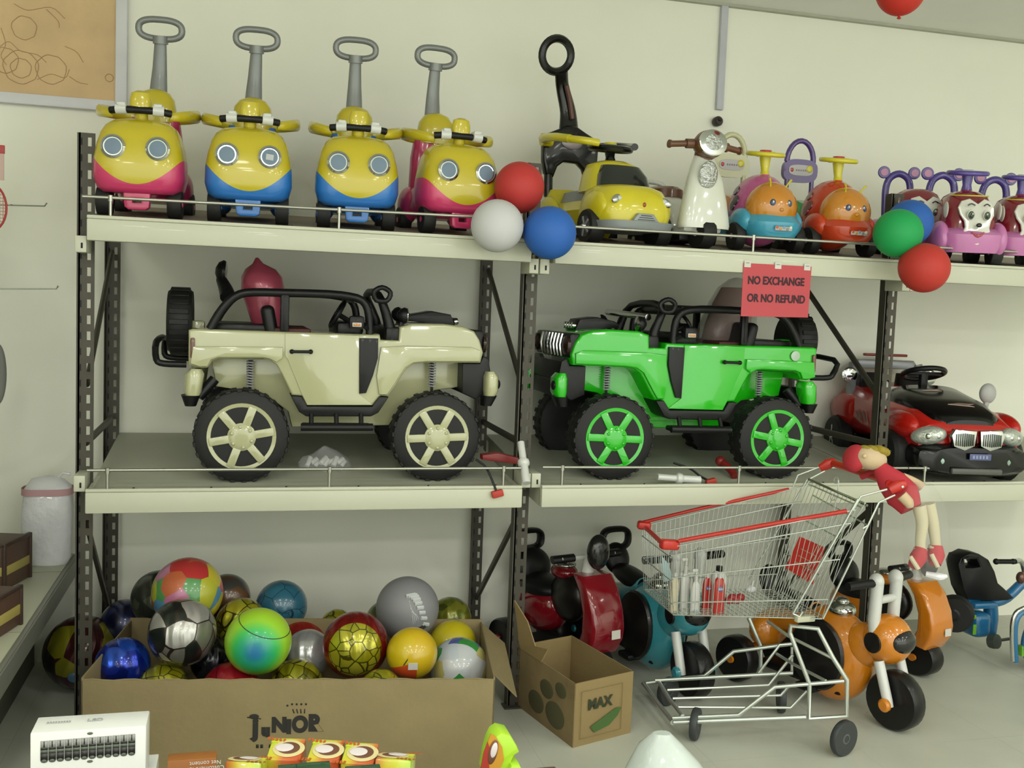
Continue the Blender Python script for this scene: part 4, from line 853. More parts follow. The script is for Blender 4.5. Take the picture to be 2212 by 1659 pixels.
# white plastic couplings, charger lead, red pieces on the middle shelf
def coupling(lab, p0, p1, Y0_, Y1_):
    a = W(*p0, Y0_); b = W(*p1, Y1_); t = thing('plastic_coupling', lab, 'plastic part', a); ax = (b - a); L = ax.length
    g = G(); g.lathe([(.014, 0), (.014, L * .42), (.022, L * .45), (.024, L * .5), (.022, L * .56), (.016, L * .59), (.016, L)], a, ax, WHITEP, 20); g.build('sleeve', t, a)
coupling('white plastic coupling leaning against the middle rack post', (1125, 956), (1137, 1044), -.06, -.165)
coupling('white plastic coupling lying on the shelf under the green off-roader', (1420, 1030), (1512, 1037), -.09, -.10)
def cable(lab, pts, Y, endq):
    t = thing('charger_lead', lab, 'cable', W(*pts[0], Y)); g = G(); P_ = [W(x, y, Y - .02 * k) for k, (x, y) in enumerate(pts)]
    g.tube(P_, .0045, BLACK, n=8, sub=5); g.build('cord', t, t.location)
    d = (P_[-1] - P_[-2]).normalized(); g = G(); g.box(P_[-1] + d * .012, (.044, .022, .026), mat('connector_red', (196, 62, 50), .5), rot=(0, -.25, 0), bev=.004); g.build('connector', t, t.location)
cable('black lead with red connector hanging over the beam by the middle post', [(1028, 992), (1048, 1008), (1060, 1030), (1072, 1060)], -.10, None)
cable('black lead with red connector lying under the green off-roader', [(1455, 1000), (1490, 1012), (1512, 1028), (1530, 1038)], -.02, None)
g = G(); a = W(1040, 985, .0); b = W(1118, 994, .0); g.prism([(a.x, a.z - .012), (b.x, b.z - .014), (b.x, b.z + .012), (a.x + .06, a.z + .014), (a.x, a.z + .006)], -.02, .03, mat('dark_red_plastic', (136, 36, 34), .4), bev=.004); tag(g.build('red_bracket'), 'dark red plastic piece lying by the front wheel of the cream off-roader', 'plastic part')
g = G(); a = FZ(1465, 985, ZM(.1)); g.tube([(a.x, .0, ZM(.0) + .012), (a.x - .005, .05, ZM(.1) + .03), (a.x - .02, .10, ZM(.1) + .05)], .016, mat('dark_red_plastic', (136, 36, 34)), n=12, sub=3); g.ell((a.x - .02, .10, ZM(.1) + .05), .022, mat('dark_red_plastic', (136, 36, 34))); tag(g.build('red_lever'), 'dark red and black lever piece lying under the green off-roader', 'plastic part')

# sign
sa = [W(x, y, -.158) for x, y in ((1600, 683), (1745, 686), (1753, 576), (1606, 568))]
t = thing('paper_sign', 'red paper sign reading no exchange or no refund, taped to the beam', 'sign', sa[0])
SR = mat('sign_red', (206, 84, 92), .7)
g = G(); P_ = [sa[0], sa[1], sa[2], sa[3]]; g.quad(P_, SR, .0012); g.build('paper', t, sa[0])
Xd = (sa[1] - sa[0]).normalized(); Yd = (sa[3] - sa[0]).normalized(); Zn = Xd.cross(Yd)
DK = mat('print_dark', (62, 36, 46), .7)
g = G(); c1 = W(1677, 608, -.1605); c2 = W(1677, 646, -.1605); up_ = (sa[3] + sa[2] - sa[0] - sa[1]).normalized(); xd = (sa[1] + sa[2] - sa[0] - sa[3]).normalized()
g.text('NO EXCHANGE', c1, .043, DK, xd, up_, bold=.0014, sx=.80); g.build('lettering', t, sa[0], ang=0); g = G(); g.text('OR NO REFUND', c2, .043, DK, xd, up_, bold=.0014, sx=.80); g.build('lettering', t, sa[0], ang=0)
for x in (1615, 1681, 1744):
    g = G(); c_ = W(x, 570 + (x - 1615) * .055, -.1605); g.box(c_, (.028, .0012, .026), STK, bev=0); g.box(c_ + Vector((0, -.001, .004)), (.016, .0006, .003), matte('faint_print', (150, 150, 150)), bev=0); g.build('tape_label', t, sa[0])

# ------------------------------------------------------------------ red and black ride-on car
RC = mat('red_car_paint', (196, 30, 22), .2, coat=.4); BC = mat('black_car_paint', (14, 14, 16), .2, spec=.35, coat=.25)
fl_, fr_ = FZ(1962, 1010, ZM(.03)), FZ(2160, 1024, ZM(-.06))
t = thing('ride_on_car', 'red and black ride-on car with a twin chrome grille on the middle shelf', 'ride-on car', (3.62, .18, ZM(.18) - .028), rz=-.16); t.scale = (1.12, 1.08, 1.12)
Wd2 = .205
def secy(secs, m, g, n=40):   # (x-centre, z-centre, y, half width, half height, exponent) rings across the length
    g.loft([(a_, b_, -c_, d_, e_, f_) for a_, b_, c_, d_, e_, f_ in secs], m, n, M=Matrix(((1, 0, 0, 0), (0, 0, -1, 0), (0, 1, 0, 0), (0, 0, 0, 1))))
g = G(); secy([(0, .165, -.30, .15, .045, 3.5), (0, .17, -.28, .20, .07, 3.5), (0, .19, -.16, .225, .095, 3.2), (0, .20, -.0, .22, .105, 3.2), (0, .21, .2, .22, .10, 3), (0, .215, .38, .22, .12, 3), (0, .22, .50, .20, .12, 3), (0, .21, .56, .15, .08, 3)], RC, g); bd = g.build('body', t)
# black bonnet
g = G(); secy([(0, .215, -.285, .10, .035, 2.6), (0, .235, -.25, .135, .05, 2.6), (0, .262, -.12, .165, .058, 2.8), (0, .278, .0, .17, .062, 2.8), (0, .295, .08, .165, .062, 2.8), (0, .295, .13, .14, .045, 2.6)], BC, g); bn = g.build('bonnet', t)
for sx in (-1, 1):
    g = G(); g.ell((sx * .205, -.14, .215), (.045, .13, .055), RC, n=24); g.build('fender', t); g = G(); g.ell((sx * .20, .40, .22), (.045, .14, .075), RC, n=24); g.build('fender', t)
g = G(); secy([(0, .10, -.345, .17, .05, 3.5), (0, .10, -.32, .215, .06, 3.5), (0, .11, -.24, .228, .06, 3.5), (0, .10, -.18, .2, .05, 3)], BC, g); g.box((0, .12, .075), (.40, .6, .06), BLACK, bev=.01); g.box((0, -.352, .063), (.2, .02, .022), mat('bumper_grey', (96, 96, 92), .4), bev=.006); bp = g.build('front_bumper', t)
for sx in (-1, 1):
    g = G(); g.prism([(sx * x, z) for x, z in ((.006, .215), (.092, .220), (.106, .198), (.094, .155), (.05, .140), (.012, .158))], -.352, -.32, CHROME, bev=.004); gr = g.build('chrome_grille', t)
    for k in range(9):
        g = G(); g.box((sx * (.020 + k * .0085), -.354, .181), (.0030, .006, .052 - abs(k - 4) * .002), mat('grille_slat', (120, 126, 120), .3, .8), bev=.001); g.build('grille_slat', gr)
    g = G(); g.ell((sx * .165, -.288, .188), (.066, .036, .036), mat('headlamp_glass', (206, 212, 204), .1, .5, bump=.5, bscale=80), rot=(0, sx * .18, sx * .55), n=24); g.ell((sx * .178, -.312, .188), .013, CHROME, n=12); g.ell((sx * .145, -.322, .190), .013, CHROME, n=12); g.build('headlamp', t)
    g = G()
    for dx in (0, .034): g.lathe([(.014, 0), (.012, .006), (.001, .008)], (sx * (.135 + dx), -.338 + dx * .4, .098), (sx * .3, -1, 0), mat('fog_lamp', (160, 186, 172), .15, .4), 14)
    for k in range(5): g.ell((sx * (.12 + k * .016), -.338 + k * .005, .072), .003, WHITEP, n=8)
    g.build('fog_lamps', bp)
    # side mirror on a stalk
    g = G(); g.ell((sx * .225, -.0, .335), (.036, .022, .042), mat('mirror_grey', (190, 190, 188), .3), n=18); g.tube([(sx * .215, .0, .26), (sx * .222, .0, .30)], .012, mat('mirror_grey', (190, 190, 188))); g.build('wing_mirror', t)
g = G(); g.box((.01, -.356, .118), (.085, .005, .024), mat('plate_blue', (96, 104, 150), .5), bev=.002); pl = g.build('number_plate', t)
g = G(); 
for k in range(5): g.box((-.018 + k * .013, -.3592, .118), (.008, .001, .012), mat('plate_mark', (150, 158, 190), .5), bev=0)
g.build('plate_marks', pl)
# decals
DC = mat('decal_silver_red', (176, 150, 140), .3, .3)
g = G(); g.prism([(-.05, 0), (.0, .014), (.06, .008), (.03, -.004), (.05, -.02), (.0, -.010)], -.001, .001, DC); g.warp(lambda c: Vector((c.x, -.20 + c.z * .9, .302 + c.z * .30 + c.y))); g.build('bonnet_decal', bn)
g = G(); g.prism([(-.06, -.01), (.04, .02), (.0, .0), (.02, -.014)], -.001, .001, DC); g.warp(lambda c: Vector((c.x, .0 + c.z * .9, .343 + c.z * .2 + c.y))); g.build('bonnet_decal', bn)
for yy in (.12, -.08):
    g = G()
    for k in range(6): g.tube([(-.2225, yy + .02 * k, .18 + .008 * (k % 3)), (-.2235, yy + .02 * k + .03, .235 - .01 * (k % 2))], .0022, DC, n=5)
    g.build('side_decal', bd)
g = G(); g.prism([(-.02, .28), (-.14, .30), (-.16, .40), (-.13, .44), (.13, .44), (.16, .40), (.14, .30), (.02, .28), (.02, .33), (.10, .35), (.11, .40), (-.11, .40), (-.10, .35), (-.02, .33)], .46, .50, mat('silver_plastic', (150, 152, 156), .3, .3), bev=.008); g.tube([(-.15, .47, .42), (-.17, .44, .34), (-.2, .36, .27)], .022, mat('silver_plastic', (150, 152, 156)), n=12, sub=3); g.tube([(.15, .47, .42), (.17, .44, .34), (.2, .36, .27)], .022, mat('silver_plastic', (150, 152, 156)), n=12, sub=3); rb_ = g.build('rear_hoop', t)
g = G(); g.box((0, .48, .462), (.20, .03, .012), mat('spoiler_red', (140, 40, 36), .3), bev=.004); g.build('rear_spoiler', rb_)
for sx in (-1, 1):
    g = G(); g.lathe([(.02, -.02), (.034, 0), (.036, .015), (.028, .02)], (sx * .185, .44, .37), (0, -1, 0), CHROME, 20); g.build('rear_lamp', rb_)
    g = G(); g.loft([(sx * .08, .36, .24, .07, .05, 3), (sx * .08, .39, .33, .068, .035, 3), (sx * .08, .41, .385, .055, .025, 2.6)], BLACK, 26); g.box((sx * .08, .27, .27), (.13, .16, .04), BLACK, bev=.015); g.build('seat', t)
g = G(); g.box((0, .17, .31), (.28, .06, .06), BLACK, bev=.02); g.torus((.03, .17, .40), .085, .011, BLACK, axis=(0, .35, 1)); g.tube([(.03, .17, .34), (.03, .17, .40)], .02, BLACK); g.box((.03, .17, .40), (.16, .03, .014), BLACK, bev=.005); g.build('steering_wheel', t)
g = G(); g.box((-.10, .145, .33), (.045, .004, .024), STK, bev=.001); g.build('white_label', t)
for sx, yy in ((-1, -.14), (1, -.14), (-1, .40), (1, .40)):
    g = G(); g.lathe([(.05, -.035), (.084, -.035), (.095, -.022), (.095, .022), (.084, .035), (.05, .035)], (sx * .228, yy, .095), (1, 0, 0), RUBBER, 32); w_ = g.build('wheel', t)
    g = G(); g.lathe([(.054, 0), (.060, .006), (.056, .012)], (sx * .250, yy, .095), (sx, 0, 0), CHROME, 28)
    for k in range(5):
        a_ = 2 * PI * k / 5 + .3; g.box((sx * .260, yy + .028 * math.cos(a_), .095 + .028 * math.sin(a_)), (.008, .052, .010), CHROME, rot=(a_, 0, 0), bev=.003)
    g.lathe([(.054, 0), (.001, .002)], (sx * .247, yy, .095), (sx, 0, 0), BLACK, 24); g.lathe([(.014, 0), (.010, .01)], (sx * .258, yy, .095), (sx, 0, 0), CHROME, 12); g.build('alloy_rim', w_)

# ------------------------------------------------------------------ cardboard box full of balls
CB = mat('cardboard', (152, 136, 98), .8, vary=.07, vscale=6, bump=.12, bscale=50); CBI = mat('cardboard_inside', (146, 130, 94), .85, vary=.06)
INK = matte('black_ink', (44, 42, 40), .7)
HB = .325; fa = FZ(167, 1470, HB); fb = FZ(1062, 1468, HB)
fa.z = fb.z = 0; ex = (fb - fa).normalized(); ey = Vector((-ex.y, ex.x, 0)); LB = (fb - fa).length; DB = (FZ(880, 1338, HB + .02) - FZ(880, 1470, HB)).dot(ey)
fa = fa + ex * .012
t = thing('cardboard_box', 'long open cardboard box full of balls, printed JUNIOR', 'box', fa, rz=math.atan2(ex.y, ex.x))
g = G(); g.box((LB / 2, .003, HB / 2), (LB, .006, HB), CB, bev=.001)
for k in range(40): g.tube([(LB * k / 40, .003, HB + .0025 * math.sin(k * 1.7)), (LB * (k + 1) / 40, .003, HB + .0025 * math.sin((k + 1) * 1.7))], .0035, CB, n=5)
fw = g.build('front_wall', t)
g = G(); g.box((LB / 2, DB, HB / 2 + .01), (LB, .006, HB + .02), CBI, bev=.001); g.build('back_wall', t)
g = G(); g.box((.003, DB / 2, HB / 2 + .005), (.006, DB, HB + .01), CBI, bev=.001); g.build('side_wall', t)
g = G(); g.box((LB - .003, DB / 2, HB / 2 + .005), (.006, DB, HB + .01), CBI, bev=.001); g.build('side_wall', t)
g = G(); g.box((LB / 2, DB / 2, .004), (LB - .01, DB - .01, .006), CBI, bev=.001); g.build('bottom', t)
g = G(); g.quad([(LB, .06, HB), (LB, DB - .02, HB + .01), (LB + .09, DB - .05, HB - .06), (LB + .09, .1, HB - .10)], CB, .003); g.build('flap', t)
T_inv = Matrix.Translation(fa) @ Matrix.Rotation(math.atan2(ex.y, ex.x), 4, 'Z'); T_inv = T_inv.inverted()
def onbox(px, py):
    w = WP(px, py, fa, -ey); return T_inv @ w
g = G()
for ch, px, py, sz, sc in (('j', 552, 1572, .082, 1.1), ('u', 574, 1578, .05, 1.), ('N', 603, 1567, .066, .95), ('I', 624, 1571, .062, 1.), ('O', 648, 1566, .073, .86), ('R', 680, 1563, .075, .95)):
    p_ = onbox(px, py); g.text(ch, (p_.x, -.0012, p_.z), sz, INK, bold=.0045, sx=sc)
p_ = onbox(549, 1549); g.ell((p_.x, -.001, p_.z + .002), (.016, .0012, .009), INK, n=16); g.box((p_.x, -.001, p_.z - .003), (.046, .0012, .003), INK, rot=(0, .12, 0), bev=0)
for k in range(5):
    p_ = onbox(621 + k * 10, 1524 - 3 * (k > 0)); g.ell((p_.x, -.001, p_.z), (.0036, .001, .0036), INK, n=8)
for k in range(4):
    p_ = onbox(634 + k * 8, 1536); g.box((p_.x, -.001, p_.z), (.0035, .001, .015), INK, rot=(0, (k - 2) * .14 - .1, 0), bev=0)
p_ = onbox(556, 1612); [g.box((p_.x + k * .014, -.0006, p_.z), (.009, .001, .012), INK, bev=0) for k in (0, 1, 3)]
g.build('printed_logo', fw, ang=0)

# balls
GOLD = (176, 172, 34); DARK = (40, 40, 24)
def B(name, *a, **k): return ballmat(name, *a, **k)
M_gold = [B('gold_foil_ball_%d' % i, [(190, 186, 40), (168, 164, 30), (206, 202, 60), (120, 120, 24)], scale=13, line=(70, 66, 20), lw=.035, metal=.45, rough=.28, foil=.9, seed=i * 1.7) for i in range(3)]
balls = [
 ('yellow, red and green printed ball at the top of the heap', 405, 1280, 75, .10, B('print_ball', [(196, 196, 60), (206, 110, 70), (90, 160, 90), (200, 60, 60), (214, 200, 60), (200, 120, 160), (90, 150, 190)], scale=9, seed=2)),
 ('dark grey-green ball behind the multicoloured one', 345, 1292, 60, .33, B('dark_print_ball', [(70, 78, 66), (52, 56, 50), (90, 96, 76)], scale=12, metal=.3, foil=.5, seed=5)),
 ('dull brown ball behind the multicoloured one on its right', 490, 1290, 50, .34, B('brown_print_ball', [(96, 70, 56), (76, 74, 72), (110, 76, 50), (84, 50, 44)], scale=14, seed=7)),
 ('teal blue ball with thin dark lines at the back of the box', 608, 1309, 55, .32, B('teal_ball', [(50, 110, 136), (56, 118, 142)], scale=10, line=(26, 56, 72), lw=.018, seed=3)),
 ('gold foil ball half hidden behind the rainbow ball', 522, 1347, 55, .12, M_gold[0]),
 ('silver and black football in front of the multicoloured ball', 394, 1366, 72, -.12, B('silver_black_ball', [(196, 192, 190), (40, 48, 44), (206, 204, 200), (150, 148, 140)], scale=8.5, line=(60, 50, 44), lw=.03, metal=.5, rough=.3, foil=.6, seed=1)),
 ('rainbow ball fading from blue to green to yellow', 558, 1385, 71, -.20, None),
 ('shiny blue foil ball in the front left corner of the box', 265, 1436, 58, -.08, B('blue_foil_ball', [(24, 52, 176), (16, 36, 130), (40, 90, 214)], scale=11, metal=.55, rough=.22, foil=.8, seed=9)),
 ('gold foil ball low at the left of the box front', 352, 1488, 54, -.14, M_gold[1]),
 ('black and silver foil ball wedged left of the rainbow ball', 462, 1425, 50, .02, B('black_silver_ball', [(36, 36, 44), (190, 190, 198), (60, 60, 70), (24, 24, 28)], scale=9, metal=.6, rough=.2, foil=1., seed=12)),
 ('red foil ball with a gold patch at the box front', 498, 1493, 62, -.17, B('red_gold_ball', [(176, 24, 44), (160, 20, 36), (190, 160, 60)], scale=6, line=(90, 20, 30), lw=.02, metal=.35, foil=.3, seed=4)),
 ('gold foil ball at the box front under the rainbow ball', 640, 1482, 58, -.15, M_gold[2]),
 ('red and yellow foil ball behind the rainbow ball', 652, 1394, 54, .16, B('red_yellow_ball', [(160, 34, 30), (214, 176, 40), (176, 40, 34)], scale=7, metal=.4, foil=.6, seed=6)),
 ('silver foil ball with a dark blotch in the middle of the box', 665, 1412, 52, -.04, B('silver_dark_ball', [(196, 196, 200), (40, 40, 56), (180, 182, 186), (206, 206, 210)], scale=7, metal=.55, rough=.25, foil=.6, seed=15)),
 ('large red foil ball covered with gold flowers', 768, 1393, 71, -.16, B('red_gold_flower_ball', [(196, 192, 50), (176, 172, 34), (206, 200, 60)], scale=14, line=(90, 84, 24), lw=.04, metal=.45, rough=.25, foil=.8, seed=21, band=((-.12, -1, .12), .62, (142, 30, 30)))),
 ('small gold ball at the back behind the red and gold one', 728, 1352, 36, .26, M_gold[1]),
 ('large plain grey ball with a white printed sail', 880, 1314, 68, .08, mat('grey_ball', (146, 146, 150), .5)),
 ('dark green and gold ball just left of the grey ball', 832, 1340, 42, .30, B('green_gold_ball', [(84, 92, 40), (110, 110, 44)], scale=12, metal=.3, foil=.4, seed=31)),
 ('green gold foil ball at the back right corner', 972, 1336, 46, .30, B('green_gold_ball_b', [(120, 128, 40), (90, 100, 36), (150, 150, 50)], scale=13, metal=.4, foil=.8, seed=33)),
 ('yellow ball with red swirls and a price sticker', 890, 1411, 55, -.26, B('yellow_red_ball', [(226, 196, 30), (222, 84, 40), (226, 190, 36), (226, 200, 30)], scale=5.5, seed=8)),
 ('plain yellow ball near the right end of the box', 978, 1392, 52, .02, mat('yellow_ball', (206, 190, 30), .35, coat=.5)),
 ('white, green and blue printed ball in the right corner', 992, 1442, 64, -.20, B('cartoon_print_ball', [(206, 210, 214), (60, 150, 70), (196, 204, 214), (80, 140, 196), (200, 190, 120), (90, 100, 170), (214, 216, 220)], scale=11, seed=18)),
 ('gold foil ball low in front of the yellow and red one', 822, 1492, 46, -.36, B('gold_foil_ball_9', [(180, 176, 40), (160, 156, 30)], scale=13, line=(80, 76, 24), lw=.035, metal=.45, foil=.8, seed=40)),
]
for lb, px, py, r, Y, m in balls:
    while True:
        c_ = W(px, py, Y); R_ = r / FPX * depth(c_)
        if (T_inv @ c_).y > R_ + .012 or (T_inv @ c_).z > HB + R_ * .5: break
        Y += .01
    g = G()
    if m is None:
        m = bpy.data.materials.new('rainbow_ball'); m.use_nodes = True; nt = m.node_tree; b = nt.nodes['Principled BSDF']; b.inputs['Roughness'].default_value = .35; b.inputs['Coat Weight'].default_value = .2
        tc = nt.nodes.new('ShaderNodeTexCoord'); dt = nt.nodes.new('ShaderNodeVectorMath'); dt.operation = 'DOT_PRODUCT'; nt.links.new(tc.outputs['Object'], dt.inputs[0]); dt.inputs[1].default_value = Vector((-.12, -1, -.02)).normalized() / R_
        cr = nt.nodes.new('ShaderNodeValToRGB'); e = cr.color_ramp.elements; e[0].position = 0; e[0].color = s2l((190, 226, 60)) + (1,); e[1].position = 1; e[1].color = s2l((50, 130, 190)) + (1,)
        for p_, c2_ in ((.55, (170, 232, 60)), (.78, (70, 210, 100)), (.93, (50, 180, 150))): n_ = e.new(p_); n_.color = s2l(c2_) + (1,)
        nt.links.new(dt.outputs['Value'], cr.inputs[0]); nt.links.new(cr.outputs[0], b.inputs['Base Color'])
    puff = 'foil' in lb or 'football' in lb
    g.ell((0, 0, 0), R_, m, n=40); 
    t = thing('toy_ball', lb, 'ball', c_, group='balls heaped in the cardboard box'); bo = g.build('ball_skin', t)
    if lb.startswith('rainbow'):
        g = G(); nrm = Vector((.3, -.25, 1)).normalized(); q_ = nrm.to_track_quat('Z', 'Y').to_matrix(); h = .62 * R_; rr = math.sqrt(R_ ** 2 - h ** 2)
        g.tube([q_ @ Vector((rr * math.cos(a_), rr * math.sin(a_), h)) for a_ in [2 * PI * k / 48 for k in range(48)]], .0016, INK, n=4, closed=True); g.build('seam_line', t)
    if 'sticker' in lb:
        g = G(); d_ = (Vector(CAM) - c_).normalized(); d_ = (d_ + Vector((.05, 0, -.5))).normalized(); q_ = d_.to_track_quat('Z', 'Y'); g.box(d_ * R_ * 1.0, (.034, .026, .002), STK, rot=q_.to_euler(), bev=0); g.build('price_sticker', t)
        g = G(); g.box(Vector((-.055, -1, .0)).normalized() * R_ + Vector((-.03, .006, 0)), (.003, .002, .03), INK, rot=(0, .6, 0), bev=0); g.build('printed_word', t)
    if 'sail' in lb:
        g = G(); SL = matte('sail_white', (214, 218, 220))
        def onb(u, v): 
            p = Vector((u, -math.sqrt(max(0, 1 - u * u - v * v)), v)); 
            R3 = Matrix.Rotation(-.25, 3, 'Z'); return (R3 @ p) * R_ * 1.004
        for k in range(9):
            f = k / 8; g.tube([onb(.02 + .55 * f + .0, .62 - .85 * f * f - .0), onb(.30 + .42 * f, .66 - .95 * f * f)], .0075, SL, n=5, flat=1)
        for k in range(4): g.tube([onb(.12 + .03 * k, .5 - .1 * k), onb(.26 + .05 * k, .0), onb(.28 + .06 * k, -.5)], .0014, SL, n=4, sub=3)
        g.tube([onb(.42, -.42), onb(.62, -.30)], .010, INK, n=6); g.build('printed_sail', t)
# balls outside the box
for lb, px, py, r, z, m in (('dark red and gold foil ball on the floor behind the left rack post', 176, 1396, 78, None, B('maroon_gold_ball', [(74, 26, 30), (150, 146, 36), (66, 22, 30), (46, 40, 36)], scale=6, metal=.4, foil=.7, seed=50)),):
    Y = .46
    c_ = W(px, py, Y); R_ = r / FPX * depth(c_); g = G(); g.ell((0, 0, 0), R_, m, n=36); c_.z = R_ + .004
    t = thing('toy_ball', lb, 'ball', c_); g.build('ball_skin', t)
    g = G(); d_ = Vector((-.05, -.8, -.35)).normalized(); g.lathe([(.024, -.002), (.02, .003), (.001, .004)], d_ * R_, d_, plastic('pale_blue_disc', (90, 130, 170)), 18); g.build('blue_disc', t)
t = None
c_ = W(272, 1350, .52); R_ = 55 / FPX * depth(c_)
tt = thing('toy_ball', 'dark blue ball resting on others behind the left end of the box', 'ball', c_); g = G(); g.ell((0, 0, 0), R_, B('navy_ball', [(26, 32, 74), (20, 24, 58), (34, 44, 96)], scale=10, metal=.4, foil=.5, seed=60), n=36); g.build('ball_skin', tt)
c2_ = Vector((c_.x + .02, c_.y - .02, .115)); tt = thing('toy_ball', 'black ball on the floor hidden behind the left end of the box', 'ball', c2_); g = G(); g.ell((0, 0, 0), .113, B('black_ball', [(30, 30, 34), (60, 60, 70)], scale=9, seed=61), n=30); g.build('ball_skin', tt)

# ------------------------------------------------------------------ small cardboard box
CB2 = mat('cardboard_b', (160, 138, 94), .8, vary=.06, bump=.1)
c0 = FZ(1237, 1616, 0); c1_ = FZ(1362, 1583, 0); cl_ = FZ(1112, 1520, 0)
ex2 = (c1_ - c0).normalized(); wid = (c1_ - c0).length; ey2 = (cl_ - c0); len2 = ey2.length; ey2.normalize(); H2 = 0; 
# height from the near corner's top edge
w_ = WP(1240, 1478, c0, np.array((-ex2.y, ex2.x, 0))); H2 = w_.z
t = thing('cardboard_box', 'small open cardboard box with green print and MAX on its end', 'box', c0)
def bp(a_, b_, z): return Vector(ex2) * a_ + Vector(ey2) * b_ + Vector((0, 0, z))
def wallq(P_, nm, m=CB2, th=.004, par=t): g = G(); g.quad(P_, m, th); return g.build(nm, par)
f1 = wallq([bp(0, 0, 0), bp(wid, 0, 0), bp(wid, 0, H2), bp(0, 0, H2)], 'end_wall', th=-.004)
f2 = wallq([bp(0, 0, 0), bp(0, len2, 0), bp(0, len2, H2), bp(0, 0, H2)], 'long_wall', mat('cardboard_side', (150, 130, 92), .85, vary=.22, vscale=7), .004)
wallq([bp(wid, 0, 0), bp(wid, len2, 0), bp(wid, len2, H2 * 1.0), bp(wid, 0, H2)], 'long_wall', CB2, -.004)
wallq([bp(0, len2, 0), bp(wid, len2, 0), bp(wid, len2, H2), bp(0, len2, H2)], 'end_wall', CB2)
wallq([bp(0.004, 0.004, .004), bp(wid - .004, .004, .004), bp(wid - .004, len2 - .004, .004), bp(.004, len2 - .004, .004)], 'bottom', CB2)
# torn flap standing up at the far left
g = G(); g.quad([bp(0, len2, H2), bp(0, len2 * .55, H2), bp(.02, len2 * .52, H2 + .05), bp(.0, len2 * .66, H2 + .045), bp(-.01, len2 * .78, H2 + .13), bp(-.03, len2 * .98, H2 + .20)], CB2, .004); g.build('torn_flap', t)
GI = matte('green_print', (78, 112, 56), .7); g = G(); cM = bp(wid * .42, 0, H2 * .62); nn2 = Vector(ex2).cross(Vector((0, 0, 1))).normalized()
off2 = nn2 * .0056
g.text('MAX', cM + off2, .055, matte('dark_green_print', (60, 66, 44)), ex2, (0, 0, 1), bold=.002, sx=.95)
g.build('printed_word', f1, ang=0)
g = G(); g.prism([(-.07, -.02), (-.02, .0), (.05, .03), (.075, .028), (.06, .0), (.02, -.03), (-.05, -.045)], -.0006, .0006, GI); Mx = Matrix(((ex2.x, -nn2.x, 0, 0), (ex2.y, -nn2.y, 0, 0), (0, 0, 1, 0), (0, 0, 0, 1)))
p_ = bp(wid * .52, 0, H2 * .36) + off2; g.warp(lambda c: Mx @ c + p_); g.build('printed_patch', f1)
g = G(); 
for a_, b_ in (((.1, .12), (.1, .86)), ((.1, .86), (.8, .86)), ((.8, .86), (.8, .12)), ((.8, .12), (.1, .12))): g.tube([bp(wid * a_[0], 0, H2 * a_[1]) + off2, bp(wid * b_[0], 0, H2 * b_[1]) + off2], .0009, matte('thin_print', (140, 116, 74)), n=4)
g.build('printed_frame', f1)
nn3 = Vector((0, 0, 1)).cross(Vector(ey2)).normalized()
if nn3.dot(Vector(CAM) - Vector(c0)) < 0: nn3 = -nn3
g = G()
for a_, b_, r_ in ((.45, .62, .05), (.3, .3, .07), (.62, .3, .06), (.22, .75, .04)): g.ell(bp(0, len2 * a_, H2 * b_) + nn3 * .001, (.003, r_, r_ * .7), matte('murky_print', (92, 90, 62)), rot=(0, 0, math.atan2(-ey2.x, ey2.y)), n=16)
g.build('printed_blotch', f2)

